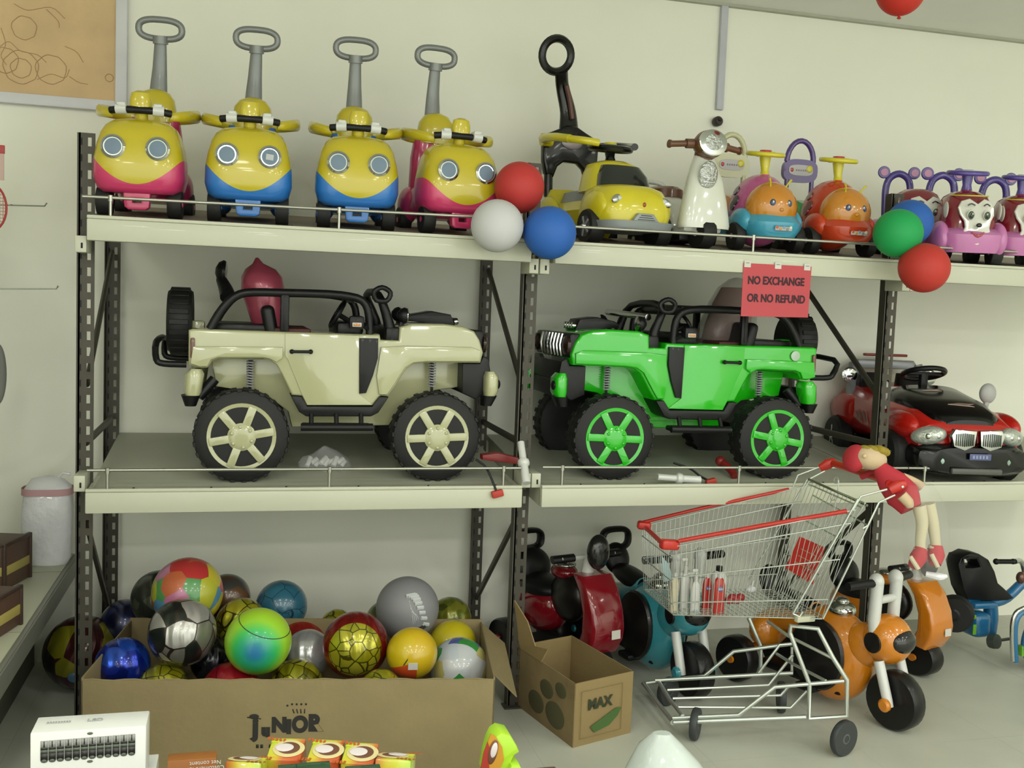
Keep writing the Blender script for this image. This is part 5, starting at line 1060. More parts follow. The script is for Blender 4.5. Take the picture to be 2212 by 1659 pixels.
# ------------------------------------------------------------------ three-wheeled toy motorbikes (ball body, oval side discs)
def motorbike(lab, col, x, y, rz, glow=None, scale=1.):
    t = thing('toy_motorbike', lab, 'toy motorbike', (x, y, 0), rz, group=None); t.scale = (scale,) * 3
    nm = '%d_%d_%d' % col; BM = plastic('bike_' + nm, col, .25, .9); DKG = mat('smoked_black', (28, 25, 24), .3, spec=.4, coat=.15)
    # origin at the front wheel contact, bike extends to +y
    g = G(); g.ell((0, .30, .215), (.105, .19, .195), BM, n=36); g.ell((0, .16, .29), (.07, .10, .09), BM); bo = g.build('body', t)
    for sx in (-1, 1):
        g = G(); g.lathe([(.135, -.03), (.15, .0), (.142, .010), (.06, .020), (.001, .022)], (sx * .094, .31, .222), (sx, .0, .0), DKG, 36); g.warp(lambda c: Vector((c.x, .31 + (c.y - .31) * .88, c.z))); g.build('side_disc', bo)
    g = G(); g.tube([(0, .38, .35), (0, .50, .30), (0, .62, .27)], [.055, .06, .05], BM, n=18, sub=3); g.ell((0, .64, .22), (.10, .075, .085), BM); g.tube([(-.12, .68, .13), (.12, .68, .13)], .022, BM, n=12); g.build('tail', t)
    g = G(); g.ell((0, .50, .375), (.062, .15, .042), BLACK, rot=(.12, 0, 0)); g.ell((0, .64, .43), (.066, .035, .075), BLACK, rot=(-.35, 0, 0)); g.build('seat', t)
    g = G(); g.ell((0, .27, .405), (.055, .06, .035), CHROME, n=20); g.ell((0, .27, .44), (.026, .03, .016), CHROME, n=14); g.build('chrome_tank_cap', t)
    g = G(); g.ell((0, .05, .345), (.092, .095, .098), BM, n=32); hd = g.build('head', t)
    g = G(); g.ell((0, -.012, .352), (.066, .045, .05), mat('smoked_visor', (34, 34, 34), .2, spec=.5, coat=.4), n=28); g.build('visor', hd)
    for sx in (-1, 1):
        g = G(); g.lathe([(.040, -.006), (.040, .004), (.001, .008)], (sx * .086, .06, .34), (sx, .15, 0), DKG, 24); g.build('side_oval', hd)
        g = G(); g.tube([(sx * .062, .07, .60 - .03), (sx * .062, .075, .42), (sx * .062, .065, .35)], .024, WHITEP, n=14)
        g.tube([(sx * .066, .04, .27), (sx * .066, -.008, .13), (sx * .066, -.014, .105)], .020, WHITEP, n=14); g.lathe([(.026, 0), (.026, .01), (.018, .018)], (sx * .083, -.012, .115), (sx, 0, 0), BM, 18); g.build('fork_leg', t)
    g = G(); g.tube([(-.062, .07, .50), (.062, .07, .50)], .016, WHITEP, n=12); g.ell((-.062, .075, .575), (.026, .03, .034), WHITEP); g.ell((.062, .075, .575), (.026, .03, .034), WHITEP); hb = g.build('handlebar', t)
    for sx in (-1, 1):
        g = G(); g.tube([(sx * .08, .078, .57), (sx * .20, .105, .565)], .017, BLACK, n=12); g.build('handle_grip', hb)
    g = G(); wheel(g, (0, 0, .115), .115, .075, (1, 0, 0), tyre=mat('glossy_tyre', (24, 23, 24), .35, spec=.4, coat=.1), ri=.5)
    for k in range(3):
        a_ = k * 2 * PI / 3 + .4; g.box((0, .035 * math.cos(a_), .115 + .035 * math.sin(a_)), (.05, .07, .022), mat('glossy_tyre', (26, 25, 26)), rot=(a_, 0, 0), bev=.004)
    g.build('front_wheel', t)
    for sx in (-1, 1):
        g = G(); wheel(g, (sx * .15, .68, .10), .10, .07, (1, 0, 0), tyre=mat('glossy_tyre', (26, 25, 26)), hub=BLACK, ri=.5); g.lathe([(.018, 0), (.016, .012)], (sx * .186, .68, .10), (sx, 0, 0), BM, 14); g.build('rear_wheel', t)
    g = G(); g.box((0, .42, .085), (.13, .42, .035), BLACK, bev=.012); g.box((0, .34, .075), (.26, .09, .028), BLACK, bev=.01); g.build('footboard', t)
    return t
TEALC = (62, 156, 172); ORC = (226, 138, 26)
def scooter3(lab, col, x, y, rz):
    t = thing('toy_trike_scooter', lab, 'toy scooter', (x, y, 0), rz); t.scale = (1, 1, .82)
    nm = '%d_%d_%d' % col; BM = plastic('scoot_' + nm, col, .15, 1.)
    g = G(); g.prism([(0.03, .20), (.12, .19), (.16, .27), (.165, .33), (.15, .42), (.11, .52), (.06, .58), (-.01, .58), (.04, .50), (.07, .40), (.07, .30)], -.085, .085, BM, bev=.02, seg=3); g.warp(lambda c: Vector((c.y, -c.x + .06, c.z))); sh = g.build('front_shield', t)
    g = G(); g.box((.03, -.108, .30), (.045, .002, .045), STK, bev=0, rot=(-.05, 0, 0)); g.build('price_sticker', sh)
    g = G(); g.ell((0, .20, .40), (.055, .12, .13), mat('smoked_black', (30, 27, 26))); g.ell((0, .24, .53), (.055, .07, .045), BM); g.ell((0, .24, .57), (.05, .055, .022), CHROME, n=18); g.tube([(0, .22, .58), (0, .21, .615)], .008, CHROME); g.build('tank', t)
    g = G(); g.ell((0, .40, .30), (.10, .17, .15), BM); g.build('rear_body', t)
    g = G(); g.ell((0, .40, .40), (.095, .14, .07), BLACK, n=24); g.ell((0, .50, .48), (.10, .05, .11), BLACK, rot=(-.2, 0, 0), n=24); g.build('seat', t)
    g = G(); g.tube([(.07 * math.copysign(abs(math.cos(a_)) ** .6, math.cos(a_)), .54, .625 + .05 * math.copysign(abs(math.sin(a_)) ** .7, math.sin(a_))) for a_ in [2 * PI * k / 28 for k in range(28)]], .026, BLACK, n=12, closed=True, flat=.6); bk = g.build('backrest_loop', t)
    for sx in (-1, 1):
        g = G(); g.tube([(sx * .05, .53, .52), (sx * .05, .54, .60)], .008, BLACK); g.build('back_post', bk)
    g = G(); g.tube([(0, .07, .56), (0, .06, .66), (0, .05, .70)], [.03, .022, .02], WHITEP, n=14); g.build('steering_neck', t)
    g = G(); g.ell((0, -.0, .70), (.052, .040, .092), mat('smoked_visor', (42, 42, 44)), n=26); g.build('visor', t)
    g = G(); g.tube([(-.14, .07, .66), (.14, .07, .66)], .012, WHITEP); hb = g.build('handlebar', t)
    for sx in (-1, 1):
        g = G(); g.tube([(sx * .075, .07, .66), (sx * .175, .085, .655)], .021, BLACK, n=14); g.build('handle_grip', hb)
    g = G(); wheel(g, (0, .02, .115), .115, .09, (1, 0, 0), tyre=mat('glossy_tyre', (26, 25, 26)), hub=BLACK, ri=.5); g.lathe([(.022, -.06), (.022, .06)], (0, .02, .115), (1, 0, 0), BM, 14); g.build('front_wheel', t)
    for sx in (-1, 1):
        g = G(); wheel(g, (sx * .13, .50, .10), .10, .07, (1, 0, 0), tyre=mat('glossy_tyre', (26, 25, 26)), hub=BLACK, ri=.5); g.lathe([(.018, 0), (.016, .012)], (sx * .166, .50, .10), (sx, 0, 0), BM, 14); g.build('rear_wheel', t)
    g = G(); g.box((0, .26, .10), (.15, .4, .04), BLACK, bev=.014); g.box((0, .12, .09), (.30, .08, .03), BLACK, bev=.01); g.build('footboard', t)
    return t
q = FZ(1945, 1580, 0); motorbike('orange toy motorbike with white forks behind the trolley', ORC, q.x - .01, q.y + .03, .36)
q = FZ(1502, 1508, 0); tm = motorbike('teal toy motorbike seen through the front of the trolley', TEALC, q.x - .01, q.y + .02, .18)
g = G(); g.tube([(.07 * math.copysign(abs(math.cos(a_)) ** .6, math.cos(a_)), .66, .52 + .045 * math.copysign(abs(math.sin(a_)) ** .7, math.sin(a_))) for a_ in [2 * PI * k / 28 for k in range(28)]], .024, BLACK, n=12, closed=True, flat=.6)
for sx in (-1, 1): g.tube([(sx * .05, .66, .42), (sx * .05, .66, .49)], .008, BLACK)
g.build('backrest_loop', tm)
scooter3('maroon toy scooter with smoked visor beside the middle rack post', (136, 16, 32), 2.02, .17, .30)
q = FZ(2020, 1462, 0); scooter3('orange toy scooter standing behind the orange motorbike', (222, 132, 30), q.x - .05, q.y + .03, .30).scale = (.92, .92, .74)


# ------------------------------------------------------------------ blue tricycle
TB = plastic('tricycle_blue', (40, 116, 168)); LG = plastic('lime_trim', (120, 190, 50))
def tw(px, py, Y=.30): return W(px, py, Y)
o0 = FZ(2110, 1400, 0)
t = thing('tricycle', 'blue toddler tricycle with black seat, its front cut off by the right edge', 'tricycle', (tw(2110, 1300).x, .32, 0))
O = t.location
g = G(); P_ = [(2058, 1215), (2065, 1200), (2085, 1190), (2105, 1193), (2125, 1205), (2138, 1230), (2145, 1255), (2160, 1268), (2180, 1288), (2165, 1293), (2120, 1294), (2080, 1290), (2070, 1270)]
zx = [(tw(x, y).x, tw(x, y).z) for x, y in P_]; ho = [(tw(x, y).x, tw(x, y).z) for x, y in [(2073, 1205), (2098, 1205), (2105, 1220), (2090, 1222), (2076, 1222)]]
g.prism(zx, .26, .36, BLACK, bev=.012, hole=ho); g.build('seat', t, O)
g = G(); a_, b2, c3, d4 = tw(2085, 1302), tw(2140, 1302), tw(2175, 1290), tw(2215, 1255)
g.tube([a_, b2, c3, d4, tw(2260, 1240)], [.022, .024, .026, .024, .024], TB, n=14, sub=3); g.box((a_ + b2) / 2, (.13, .12, .03), TB, bev=.01); g.tube([tw(2140, 1300), tw(2140, 1335), tw(2138, 1368)], [.032, .036, .03], TB, n=14, sub=2); fr_ = g.build('frame', t, O)
g = G(); p1, p2 = tw(2105, 1310), tw(2098, 1375); g.box(((p1.x + p2.x) / 2 + .0, .30, (p1.z + p2.z) / 2), (.10, .16, .12), TB, bev=.03, seg=3); g.build('rear_basket', t, O)
g = G(); pl = tw(2105, 1360, .215); g.box(pl, (.018, .008, .05), LG, bev=.003); pl = tw(2105, 1333, .215); g.box(pl, (.018, .008, .02), LG, bev=.003); g.build('lime_panel', t, O)
for Y in (.16, .50):
    c_ = W(2062, 1325, Y) if Y < .3 else W(2030, 1320, Y); 
    g = G(); c_.z = max(c_.z, .085); g.lathe([(.04, -.035), (.075, -.035), (.085, -.02), (.085, .02), (.075, .035), (.04, .035)], c_, (.7, .7, 0), RUBBER, 28); g.lathe([(.045, -.03), (.02, -.038), (.015, .03)], c_, (.7, .7, 0), BLACK, 18); g.build('rear_wheel', t, O)
c_ = tw(2147, 1385, .2); g = G(); g.lathe([(.022, -.02), (.034, -.018), (.036, 0), (.034, .018), (.022, .02)], c_, (.3, -1, .2), mat('pedal_grey', (78, 88, 82), .5), 20); g.tube([c_, tw(2180, 1380, .25)], .008, BLACK); g.build('pedal', t, O)
hb0 = tw(2152, 1213, .25); hb1 = tw(2192, 1213, .25)
g = G(); g.tube([hb0, hb1], .012, BLACK, n=12); g.ell(hb0, .015, BLACK, n=12); g.ell(tw(2188, 1213, .25), .014, BLACK, n=12); g.build('handle_grip', t, O)
g = G(); g.tube([hb1, tw(2204, 1212, .27), tw(2212, 1230, .28), tw(2225, 1300, .28)], .013, CHROME, n=12, sub=3); g.ell(tw(2205, 1248, .22), (.022, .022, .03), mat('brown_bell', (120, 90, 80), .2, .5), n=14); g.build('stem', t, O)
# second blue vehicle: chrome hoop with blue fender at the right edge
q = FZ(2212, 1480, 0)
t = thing('blue_tricycle', 'blue and green front wheel of a tricycle cut off by the right edge', 'tricycle', (W(2225, 1400, -.02).x, -.02, 0)); O = t.location
def tv(px, py): return W(px, py, -.02)
g = G(); g.tube([tv(2188, 1428), tv(2186, 1380), tv(2187, 1345), tv(2194, 1325), tv(2208, 1315), tv(2225, 1312), tv(2245, 1320)], .010, CHROME, n=12, sub=3); g.build('chrome_hoop', t, O)
g = G(); a_ = tv(2235, 1390); g.lathe([(.03, -.03), (.085, -.03), (.10, -.015), (.10, .015), (.085, .03), (.03, .03)], (a_.x + .02, 0, a_.z), (.5, -1, 0), TB, 32); g.tube([tv(2194, 1430), tv(2192, 1380), tv(2194, 1345), tv(2205, 1325), tv(2225, 1320)], .013, TB, n=12, sub=3); g.build('blue_fender', t, O)
g = G(); g.box(tv(2206, 1405), (.016, .03, .05), LG, bev=.004); g.build('lime_panel', t, O)
g = G(); a_ = tv(2240, 1415); g.lathe([(.05, -.03), (.10, -.03), (.115, -.015), (.115, .015), (.10, .03), (.05, .03)], (a_.x + .05, .02, .118), (.5, -1, 0), RUBBER, 30); g.build('wheel', t, O)

# ------------------------------------------------------------------ shopping trolley (wires traced on its two side planes)
nf = FZ(1500, 1602, 0); nr = FZ(1823, 1637, 0); au = (nf - nr); au.z = 0; au.normalize()
nb = Vector((-au.y, au.x, 0))
if nb.y < 0: nb = -nb                      # points from the near side to the far side
TC = nr + nb * .20; TC.z = 0
cart = thing('shopping_trolley', 'wire shopping trolley with red handle and red rim guards', 'shopping trolley', TC)
def cw(cx, cy, b): return WP(1340 + cx * .4333, 940 + cy * .4334, nr + nb * b, np.array(nb))
def wire(nm, pts, b, r, m=STEEL, par=cart, n=8, sub=0, closed=False):
    g = G(); bs = b if isinstance(b, (list, tuple)) else [b] * len(pts)
    g.tube([cw(x, y, bb) for (x, y), bb in zip(pts, bs)], r, m, n=n, sub=sub, closed=closed); return g.build(nm, par, TC)
RG = mat('trolley_red', (206, 44, 34), .4, coat=.3)
FN, FR = .015, .33; RN, RF = .0, .40       # front and rear, near and far offsets
# chassis
wire('chassis_frame', [(845, 985), (850, 950), (985, 965), (1060, 1110), (1130, 1220), (1130, 1400), (940, 1412), (943, 1240), (845, 985)], 0, .0085, n=10)
wire('chassis_frame', [(640, 910), (700, 1050), (700, 1180)], .40, .0085, n=10)
wire('chassis_rail', [(265, 1432), (600, 1418), (925, 1405)], 0, .009, n=10)
wire('chassis_rail', [(260, 1410), (590, 1395), (770, 1255), (1115, 1225)], .0, .008, n=10)
wire('chassis_rail', [(130, 1235), (420, 1200), (565, 1078), (855, 1040)], .33, .008, n=10)
wire('chassis_rail', [(175, 1222), (860, 1185)], .30, .008, n=10)
wire('chassis_front', [(115, 1237), (190, 1340), (262, 1432)], [.33, .16, 0], .010, n=10)
wire('chassis_front', [(190, 1225), (240, 1310), (310, 1400)], [.31, .16, .0], .008, n=10)
for pts in ([(235, 1270), (740, 1245), (860, 1095)], [(262, 1312), (800, 1296), (850, 1240)], [(290, 1355), (850, 1358), (930, 1275)]):
    k = ([1270, 1312, 1355].index(pts[0][1])); wire('rack_wire', pts, .25 - .075 * k, .006)
wire('chassis_stay', [(690, 1185), (795, 1045), (860, 1040)], [.3, .3, .3], .006)
wire('chassis_stay', [(735, 928), (835, 1000), (1055, 1110)], [.2, .1, .0], .006)
wire('chassis_stay', [(780, 1090), (860, 1140), (1025, 1225)], [.3, .15, .0], .006)
wire('chassis_stay', [(855, 1055), (855, 1185)], .33, .006)
# wheels
def caster(cx, cy, b, r, swiv):
    P_ = cw(cx, cy, b); P_.z = r; 
    g = G(); g.lathe([(r * .55, -.013), (r * .94, -.013), (r, -.008), (r, .008), (r * .94, .013), (r * .55, .013)], P_, swiv, mat('caster_grey', (62, 66, 68), .5), 32); g.lathe([(r * .56, -.010), (r * .2, -.014), (r * .2, .014), (r * .56, .010)], P_, swiv, mat('caster_core', (96, 100, 102), .5), 24); w_ = g.build('wheel', cart, TC)
    g = G(); sv = Vector(swiv).normalized(); side = sv * .018; tv_ = Vector((-sv.y, sv.x, 0)) * .03; up_ = Vector((0, 0, 1))
    for s_ in (-1, 1): g.quad([P_ + side * s_ + tv_ * .25 - up_ * .014, P_ + side * s_ - tv_ * .25 - up_ * .014, P_ + side * s_ - tv_ * .9 + up_ * (r + .028), P_ + side * s_ + tv_ * 1.1 + up_ * (r + .028)], mat('fork_zinc', (178, 186, 184), .35, .7), .003)
    g.box(P_ + up_ * (r + .032), (.05, .05, .008), STEEL, bev=.002); g.lathe([(.012, 0), (.012, .02), (.006, .03)], P_ + up_ * (r + .03), (0, 0, 1), STEEL, 12); g.build('caster_fork', w_)
caster(1112, 1530, .02, .066, (.35, -1, 0)); caster(372, 1490, .02, .060, (.8, -.6, 0)); caster(232, 1395, .33, .058, (.5, -1, 0)); caster(802, 1310, .38, .062, (.9, -.35, 0))
# basket: corner points near/far, front/rear, rim and floor
def CW(cx, cy, b): return cw(cx, cy, b)
rimNf, rimNr = CW(250, 560, FN), CW(1170, 372, RN); rimFf, rimFr = CW(108, 455, FR), CW(930, 252, RF)
botNf, botNr = CW(265, 895, FN + .02), CW(1005, 915, RN + .02); botFf, botFr = CW(118, 770, FR - .01), CW(760, 770, RF - .04)
def lerp(a, b, t_): return a + (b - a) * t_
def wseg(nm, a, b, r, m=STEEL, par=cart): g = G(); g.tube([a, b], r, m, n=6 if r < .003 else 8); return g.build(nm, par, TC)
for nm, (a, b, c, d, n_) in {'side_near': (rimNf, rimNr, botNf, botNr, 34), 'side_far': (rimFf, rimFr, botFf, botFr, 34), 'front': (rimNf, rimFf, botNf, botFf, 14)}.items():
    g = G()                                    # one welded wire panel
    for k in range(n_ + 1): g.tube([lerp(a, b, k / n_), lerp(c, d, k / n_)], .0012, STEEL, n=5)
    for f in ((.0, .12, .45, .82, 1.) if nm == 'side_near' else (0, .15, .5, .85, 1)): g.tube([lerp(a, c, f), lerp(b, d, f)], .0026, STEEL, n=6)
    g.build('wire_panel', cart, TC)
g = G()
for k in range(17): g.tube([lerp(botNf, botFf, k / 16), lerp(botNr, botFr, k / 16)], .0013, STEEL, n=5)
for k in range(25): g.tube([lerp(botNf, botNr, k / 24), lerp(botFf, botFr, k / 24)], .0013, STEEL, n=5)
g.build('wire_floor', cart, TC)
# rear gate with folded seat
g = G(); a, b, c, d = CW(1220, 340, .01), CW(945, 222, .39), CW(880, 880, .03), CW(755, 770, .36)
for k in range(15): g.tube([lerp(a, b, k / 14), lerp(c, d, k / 14)], .0014, STEEL, n=5)
for f in (0, .04, .33, .66, 1): g.tube([lerp(a, c, f), lerp(b, d, f)], .003, STEEL, n=6)
gate = g.build('rear_gate', cart, TC)
g = G(); a, b, c, d = CW(1235, 450, .01), CW(960, 300, .39), CW(1010, 905, .03), CW(800, 780, .36)
for k in range(11): g.tube([lerp(a, b, k / 10), lerp(c, d, k / 10)], .0014, STEEL, n=5)
for f in (0, 1): g.tube([lerp(a, c, f), lerp(b, d, f)], .0032, STEEL, n=6)
g.build('seat_gate', cart, TC)
for px_, py_, bb in ((1075, 225, .22), (1060, 310, .2)):
    g = G(); q_ = CW(px_, py_, bb); g.torus(q_, .012, .0022, STEEL, axis=(.3, -1, 0), k=6, n=16); g.tube([q_ + Vector((.012, 0, 0)), q_ + Vector((.010, 0, -.07))], .0022, STEEL, n=6); g.build('hook_wire', cart, TC)
wire('gate_bar', [(940, 220), (1230, 350)], [.39, .01], .005, mat('olive_sleeve', (110, 112, 96), .4))
wire('upright_wire', [(1185, 318), (860, 890)], 0.0, .0045, n=8); wire('upright_wire', [(1240, 440), (1010, 915)], 0.0, .0038, n=8); wire('upright_wire', [(935, 215), (640, 720)], .40, .0038, n=8)
wire('upright_wire', [(860, 890), (895, 905), (910, 880)], 0.0, .0038, n=8)
# plastic floor pads
g = G(); g.box(CW(920, 915, .02), (.085, .02, .022), mat('pad_cream', (206, 206, 180), .5), rot=(0, .05, .2), bev=.004); g.build('corner_pad', cart, TC)
# rim guards, corner bumpers
wire('rim_guard', [(290, 528), (700, 452), (1130, 378)], [FN, FN, RN], .008, RG, n=10)
wire('rim_guard', [(90, 440), (400, 365), (840, 270)], [FR, FR, RF], .007, RG, n=10)
wire('rim_guard', [(125, 460), (205, 535)], [FR, FN], .009, RG, n=10)
g = G(); q_ = CW(245, 545, FN); g.box(q_, (.075, .035, .038), RG, rot=(0, .1, .12), bev=.010, seg=3); g.build('corner_bumper', cart, TC)
g = G(); q_ = CW(118, 450, FR); g.box(q_, (.055, .035, .034), RG, rot=(0, .1, -.2), bev=.010, seg=3); g.build('corner_bumper', cart, TC)
# handle
wire('handle_bar', [(1060, 140), (1180, 178), (1330, 228), (1345, 245)], [.39, .26, .08, .03], .0145, RG, n=14)
g = G(); a_, b2 = CW(1345, 275, .0), CW(1425, 240, .0); g.tube([a_, (a_ + b2) / 2 + Vector((0, 0, .003)), b2], [.016, .022, .014], RG, n=12, flat=.7); g.ell(CW(1408, 258, -.012), (.006, .004, .006), STEEL, n=10); g.build('handle_end', cart, TC)
g = G(); a_, b2 = CW(995, 165, .40), CW(1075, 130, .39); g.tube([a_, (a_ + b2) / 2 + Vector((0, 0, .003)), b2], [.014, .021, .014], RG, n=12, flat=.7); g.build('handle_end', cart, TC)
wire('handle_bracket', [(1330, 270), (1200, 305), (1160, 372)], .0, .004); wire('handle_bracket', [(1370, 298), (1290, 335), (1235, 450), (1210, 465)], .0, .004)
wire('handle_bracket', [(990, 160), (885, 200), (860, 262)], .40, .0035); wire('handle_bracket', [(1020, 178), (950, 215), (925, 260)], .40, .0035)
# red advert card on the gate
q_ = [CW(825, 662, .2), CW(960, 745, .14), CW(1022, 560, .14), CW(895, 505, .2)]
t = thing('advert_card', 'red card fixed inside the trolley gate', 'card', q_[0]); g = G(); g.quad(q_, mat('card_red', (198, 40, 34), .45), .003); g.build('card', t, q_[0])
g = G(); mid = (q_[0] + q_[1] + q_[2] + q_[3]) / 4; 
for k in range(3): a_ = lerp(q_[0], q_[3], .3 + k * .2); b2 = lerp(q_[1], q_[2], .3 + k * .2); g.tube([lerp(a_, b2, .2) + nb * -.006, lerp(a_, b2, .8) + nb * -.006], .0022, mat('card_pale_print', (206, 130, 100), .5), n=5)
g.build('printed_lines', t, q_[0])

# things in the trolley
def bottle(lab, cx0, cx1, ytop, ybot, b, body, cap, kind='pump', label=None):
    p0 = CW((cx0 + cx1) / 2, ybot, b); p1 = CW((cx0 + cx1) / 2, ytop, b); H = p1.z - p0.z; R_ = (CW(cx1, ybot, b) - CW(cx0, ybot, b)).length / 2
    t = thing('bottle', lab, 'bottle', p0, group=None); hb_ = H * (.72 if kind == 'pump' else .8)
    g = G(); g.loft([(0, 0, 0, R_ * .9, R_ * .55, 2.6), (0, 0, .006, R_, R_ * .62, 2.8), (0, 0, hb_ * .8, R_, R_ * .62, 2.8), (0, 0, hb_ * .93, R_ * .8, R_ * .5, 2.5), (0, 0, hb_, R_ * .42, R_ * .38, 2.2)], body, 24); g.build('body', t)
    g = G(); g.tube([(0, 0, hb_ - .002), (0, 0, hb_ + (H - hb_) * .5)], R_ * .42, cap, n=14); cp = g.build('cap', t)
    if kind == 'pump':
        g = G(); g.tube([(0, 0, hb_ + (H - hb_) * .5), (0, 0, H - .01)], .004, cap); g.box((-R_ * .4, 0, H - .006), (R_ * 1.3, .014, .012), cap, bev=.003); g.build('pump', cp)
    if label:
        for dz, col, s_ in label:
            g = G(); g.ell((0, -R_ * .6, hb_ * dz), (R_ * .6 * s_, .003, R_ * .42 * s_), plastic('label_%d_%d_%d' % col, col), n=18)
            for k in range(3): g.box((-R_ * .3 + k * R_ * .3, -R_ * .6 - .0035, hb_ * dz), (R_ * .16, .001, R_ * .3), WHITEP, bev=0)
            g.build('label', t)
    return t
WB_ = mat('bottle_white', (222, 222, 218), .35, coat=.4); RBt = mat('bottle_red', (196, 50, 44), .3, coat=.6); CRc = mat('bottle_cream', (214, 204, 176), .4)
bottle('cream bottle leaning in the front corner of the trolley', 245, 285, 660, 885, .08, CRc, WB_, 'cap')
bottle('tall white pump bottle second from the trolley front', 290, 340, 610, 890, .12, WB_, WB_, 'pump')
bottle('white pump bottle with a pale blue mark near its base', 345, 392, 665, 892, .09, WB_, WB_, 'pump', [(.12, (150, 180, 206), .8)])
bottle('red bottle with blue and white label, left one of the pair', 402, 450, 660, 895, .12, RBt, WB_, 'cap', [(.72, (96, 100, 176), 1.)])
bottle('red bottle with blue and white label, right one of the pair', 455, 515, 660, 900, .08, RBt, WB_, 'cap', [(.72, (96, 110, 176), 1.)])
bottle('white bottle with a wide black cap at the back of the trolley', 440, 525, 630, 850, .22, WB_, BLACK, 'cap')
g = G(); q_ = CW(570, 815, .2); 
for k in range(4): g.ell(q_ + Vector((-.022 + k * .016, .006 * (k % 2), -.006 + .008 * (k % 2))), (.02, .015, .016), mat('red_packet', (168, 44, 50), .4), n=14)
tag(g.build('red_packet'), 'crumpled dark red packet lying in the trolley', 'packet')
g = G(); q_ = CW(650, 768, .24); g.ell(q_, (.022, .016, .014), mat('white_crumple', (220, 222, 222), .5), n=18); g.tube([q_, q_ + Vector((.012, 0, .035))], [.006, .002], mat('white_crumple', (220, 222, 222))); o = g.build('tied_white_bag'); crumple(o, .004, 60, 3); tag(o, 'tiny tied white bag lying towards the rear of the trolley', 'plastic bag')
q_ = [CW(200, 598, .16), CW(262, 712, .16), CW(215, 700, .16)]
g = G(); g.quad([CW(205, 600, .17), CW(238, 640, .17), CW(266, 718, .17), CW(212, 735, .17)], mat('pale_blue_leaflet', (186, 214, 220), .5), .002); tag(g.build('leaflet'), 'pale blue folded leaflet standing in the front of the trolley', 'leaflet')

# ------------------------------------------------------------------ rag doll in clear film hanging over the handle
def dw(px, py, b): return WP(px, py, nr + nb * b, np.array(nb))
hc = dw(1868, 996, .10)
t = thing('rag_doll', 'film-wrapped rag doll in red dress and red shoes hanging over the trolley handle', 'doll', hc)
SKN = mat('doll_cloth', (222, 196, 160), .8, bump=.1); DRS = mat('doll_red', (200, 52, 66), .7, vary=.08); CRL = mat('doll_cream_leg', (222, 212, 180), .8)
g = G(); g.ell(dw(1880, 990, .10), (.062, .05, .042), SKN, rot=(0, .15, 0), n=24); g.ell(dw(1868, 985, .045), (.009, .006, .008), SKN, n=10); hd = g.build('head', t, hc)
g = G(); g.ell(dw(1846, 990, .11), (.036, .052, .052), DRS, rot=(0, .3, 0), n=22); g.build('red_hood', t, hc)
g = G()
for k in range(9): g.ell(dw(1868 + k * 5, 972 + 2 * (k % 3), .10 + .01 * (k % 3)), (.020, .034, .018), mat('doll_yellow_hair', (170, 150, 54), .9, bump=.4), n=12)
g.build('hair', t, hc)
g = G(); P_ = [dw(1900, 1010, .09), dw(1925, 1040, .07), dw(1950, 1070, .05), dw(1968, 1100, .03)]; g.tube(P_, [.028, .052, .062, .040], DRS, n=18, sub=4, flat=.7); g.build('dress', t, hc)
g = G(); g.tube([dw(1905, 1015, .13), dw(1880, 1022, .17), dw(1860, 1030, .19)], [.016, .014, .012], DRS, n=12, sub=3); g.build('sleeve', t, hc)
g = G(); g.tube([dw(1950, 1030, .09), dw(1975, 1040, .10), dw(1992, 1052, .10)], [.015, .014, .017], SKN, n=12, sub=3); g.build('arm', t, hc)
g = G(); g.tube([dw(1948, 1070, -.005), dw(1962, 1085, -.01), dw(1966, 1096, -.01)], [.020, .019, .012], SKN, n=12, sub=3); g.build('arm', t, hc)
for k, pts in enumerate(([(1985, 1092), (1992, 1130), (1988, 1170), (1990, 1190)], [(2005, 1088), (2015, 1130), (2020, 1165), (2022, 1185)])):
    g = G(); g.tube([dw(x, y, .03 + .03 * k) for x, y in pts], [.024, .021, .018, .017], CRL, n=14, sub=4); lg = g.build('leg', t, hc)
    e = pts[-1]; g = G(); g.tube([dw(e[0], e[1] - 6, .03 + .03 * k), dw(e[0] - 6 + 6 * k, e[1] + 14, .02 + .03 * k), dw(e[0] - 16 + 14 * k, e[1] + 34, .0 + .03 * k)], [.022, .030, .021], DRS, n=14, sub=4); g.build('shoe', t, hc)
    g = G(); g.tube([dw(e[0] - 24 + 14 * k, e[1] + 12, -.01 + .03 * k), dw(e[0] - 6 + 10 * k, e[1] + 40, -.02 + .03 * k)], .008, CRL, n=8); g.torus(dw(e[0] - 2, e[1] - 3, .03 * k + .03), .018, .007, CRL, axis=(0, 0, 1), n=16); g.build('shoe_stripe', t, hc)
g = G(); g.loft([(0, 0, 0, .04, .03, 2.2), (.0, 0, .04, .075, .045, 2.4), (-.01, 0, .17, .085, .06, 2.4), (-.025, 0, .27, .07, .05, 2.4), (-.045, 0, .33, .05, .04, 2.2)], mat('thin_film', (220, 220, 216), .15, alpha=.10, coat=.5, bump=.7, bscale=22), 30)
fo = dw(1998, 1246, .03); o = g.build('film_wrap', t); o.location = fo - hc; crumple(o, .014, 13, 8)
g = G(); g.tube([dw(2000, 1240, .03), dw(2030, 1246, .02), dw(2046, 1244, .02)], [.010, .014, .006], BAG, n=8, sub=3); g.build('film_end', t, hc)

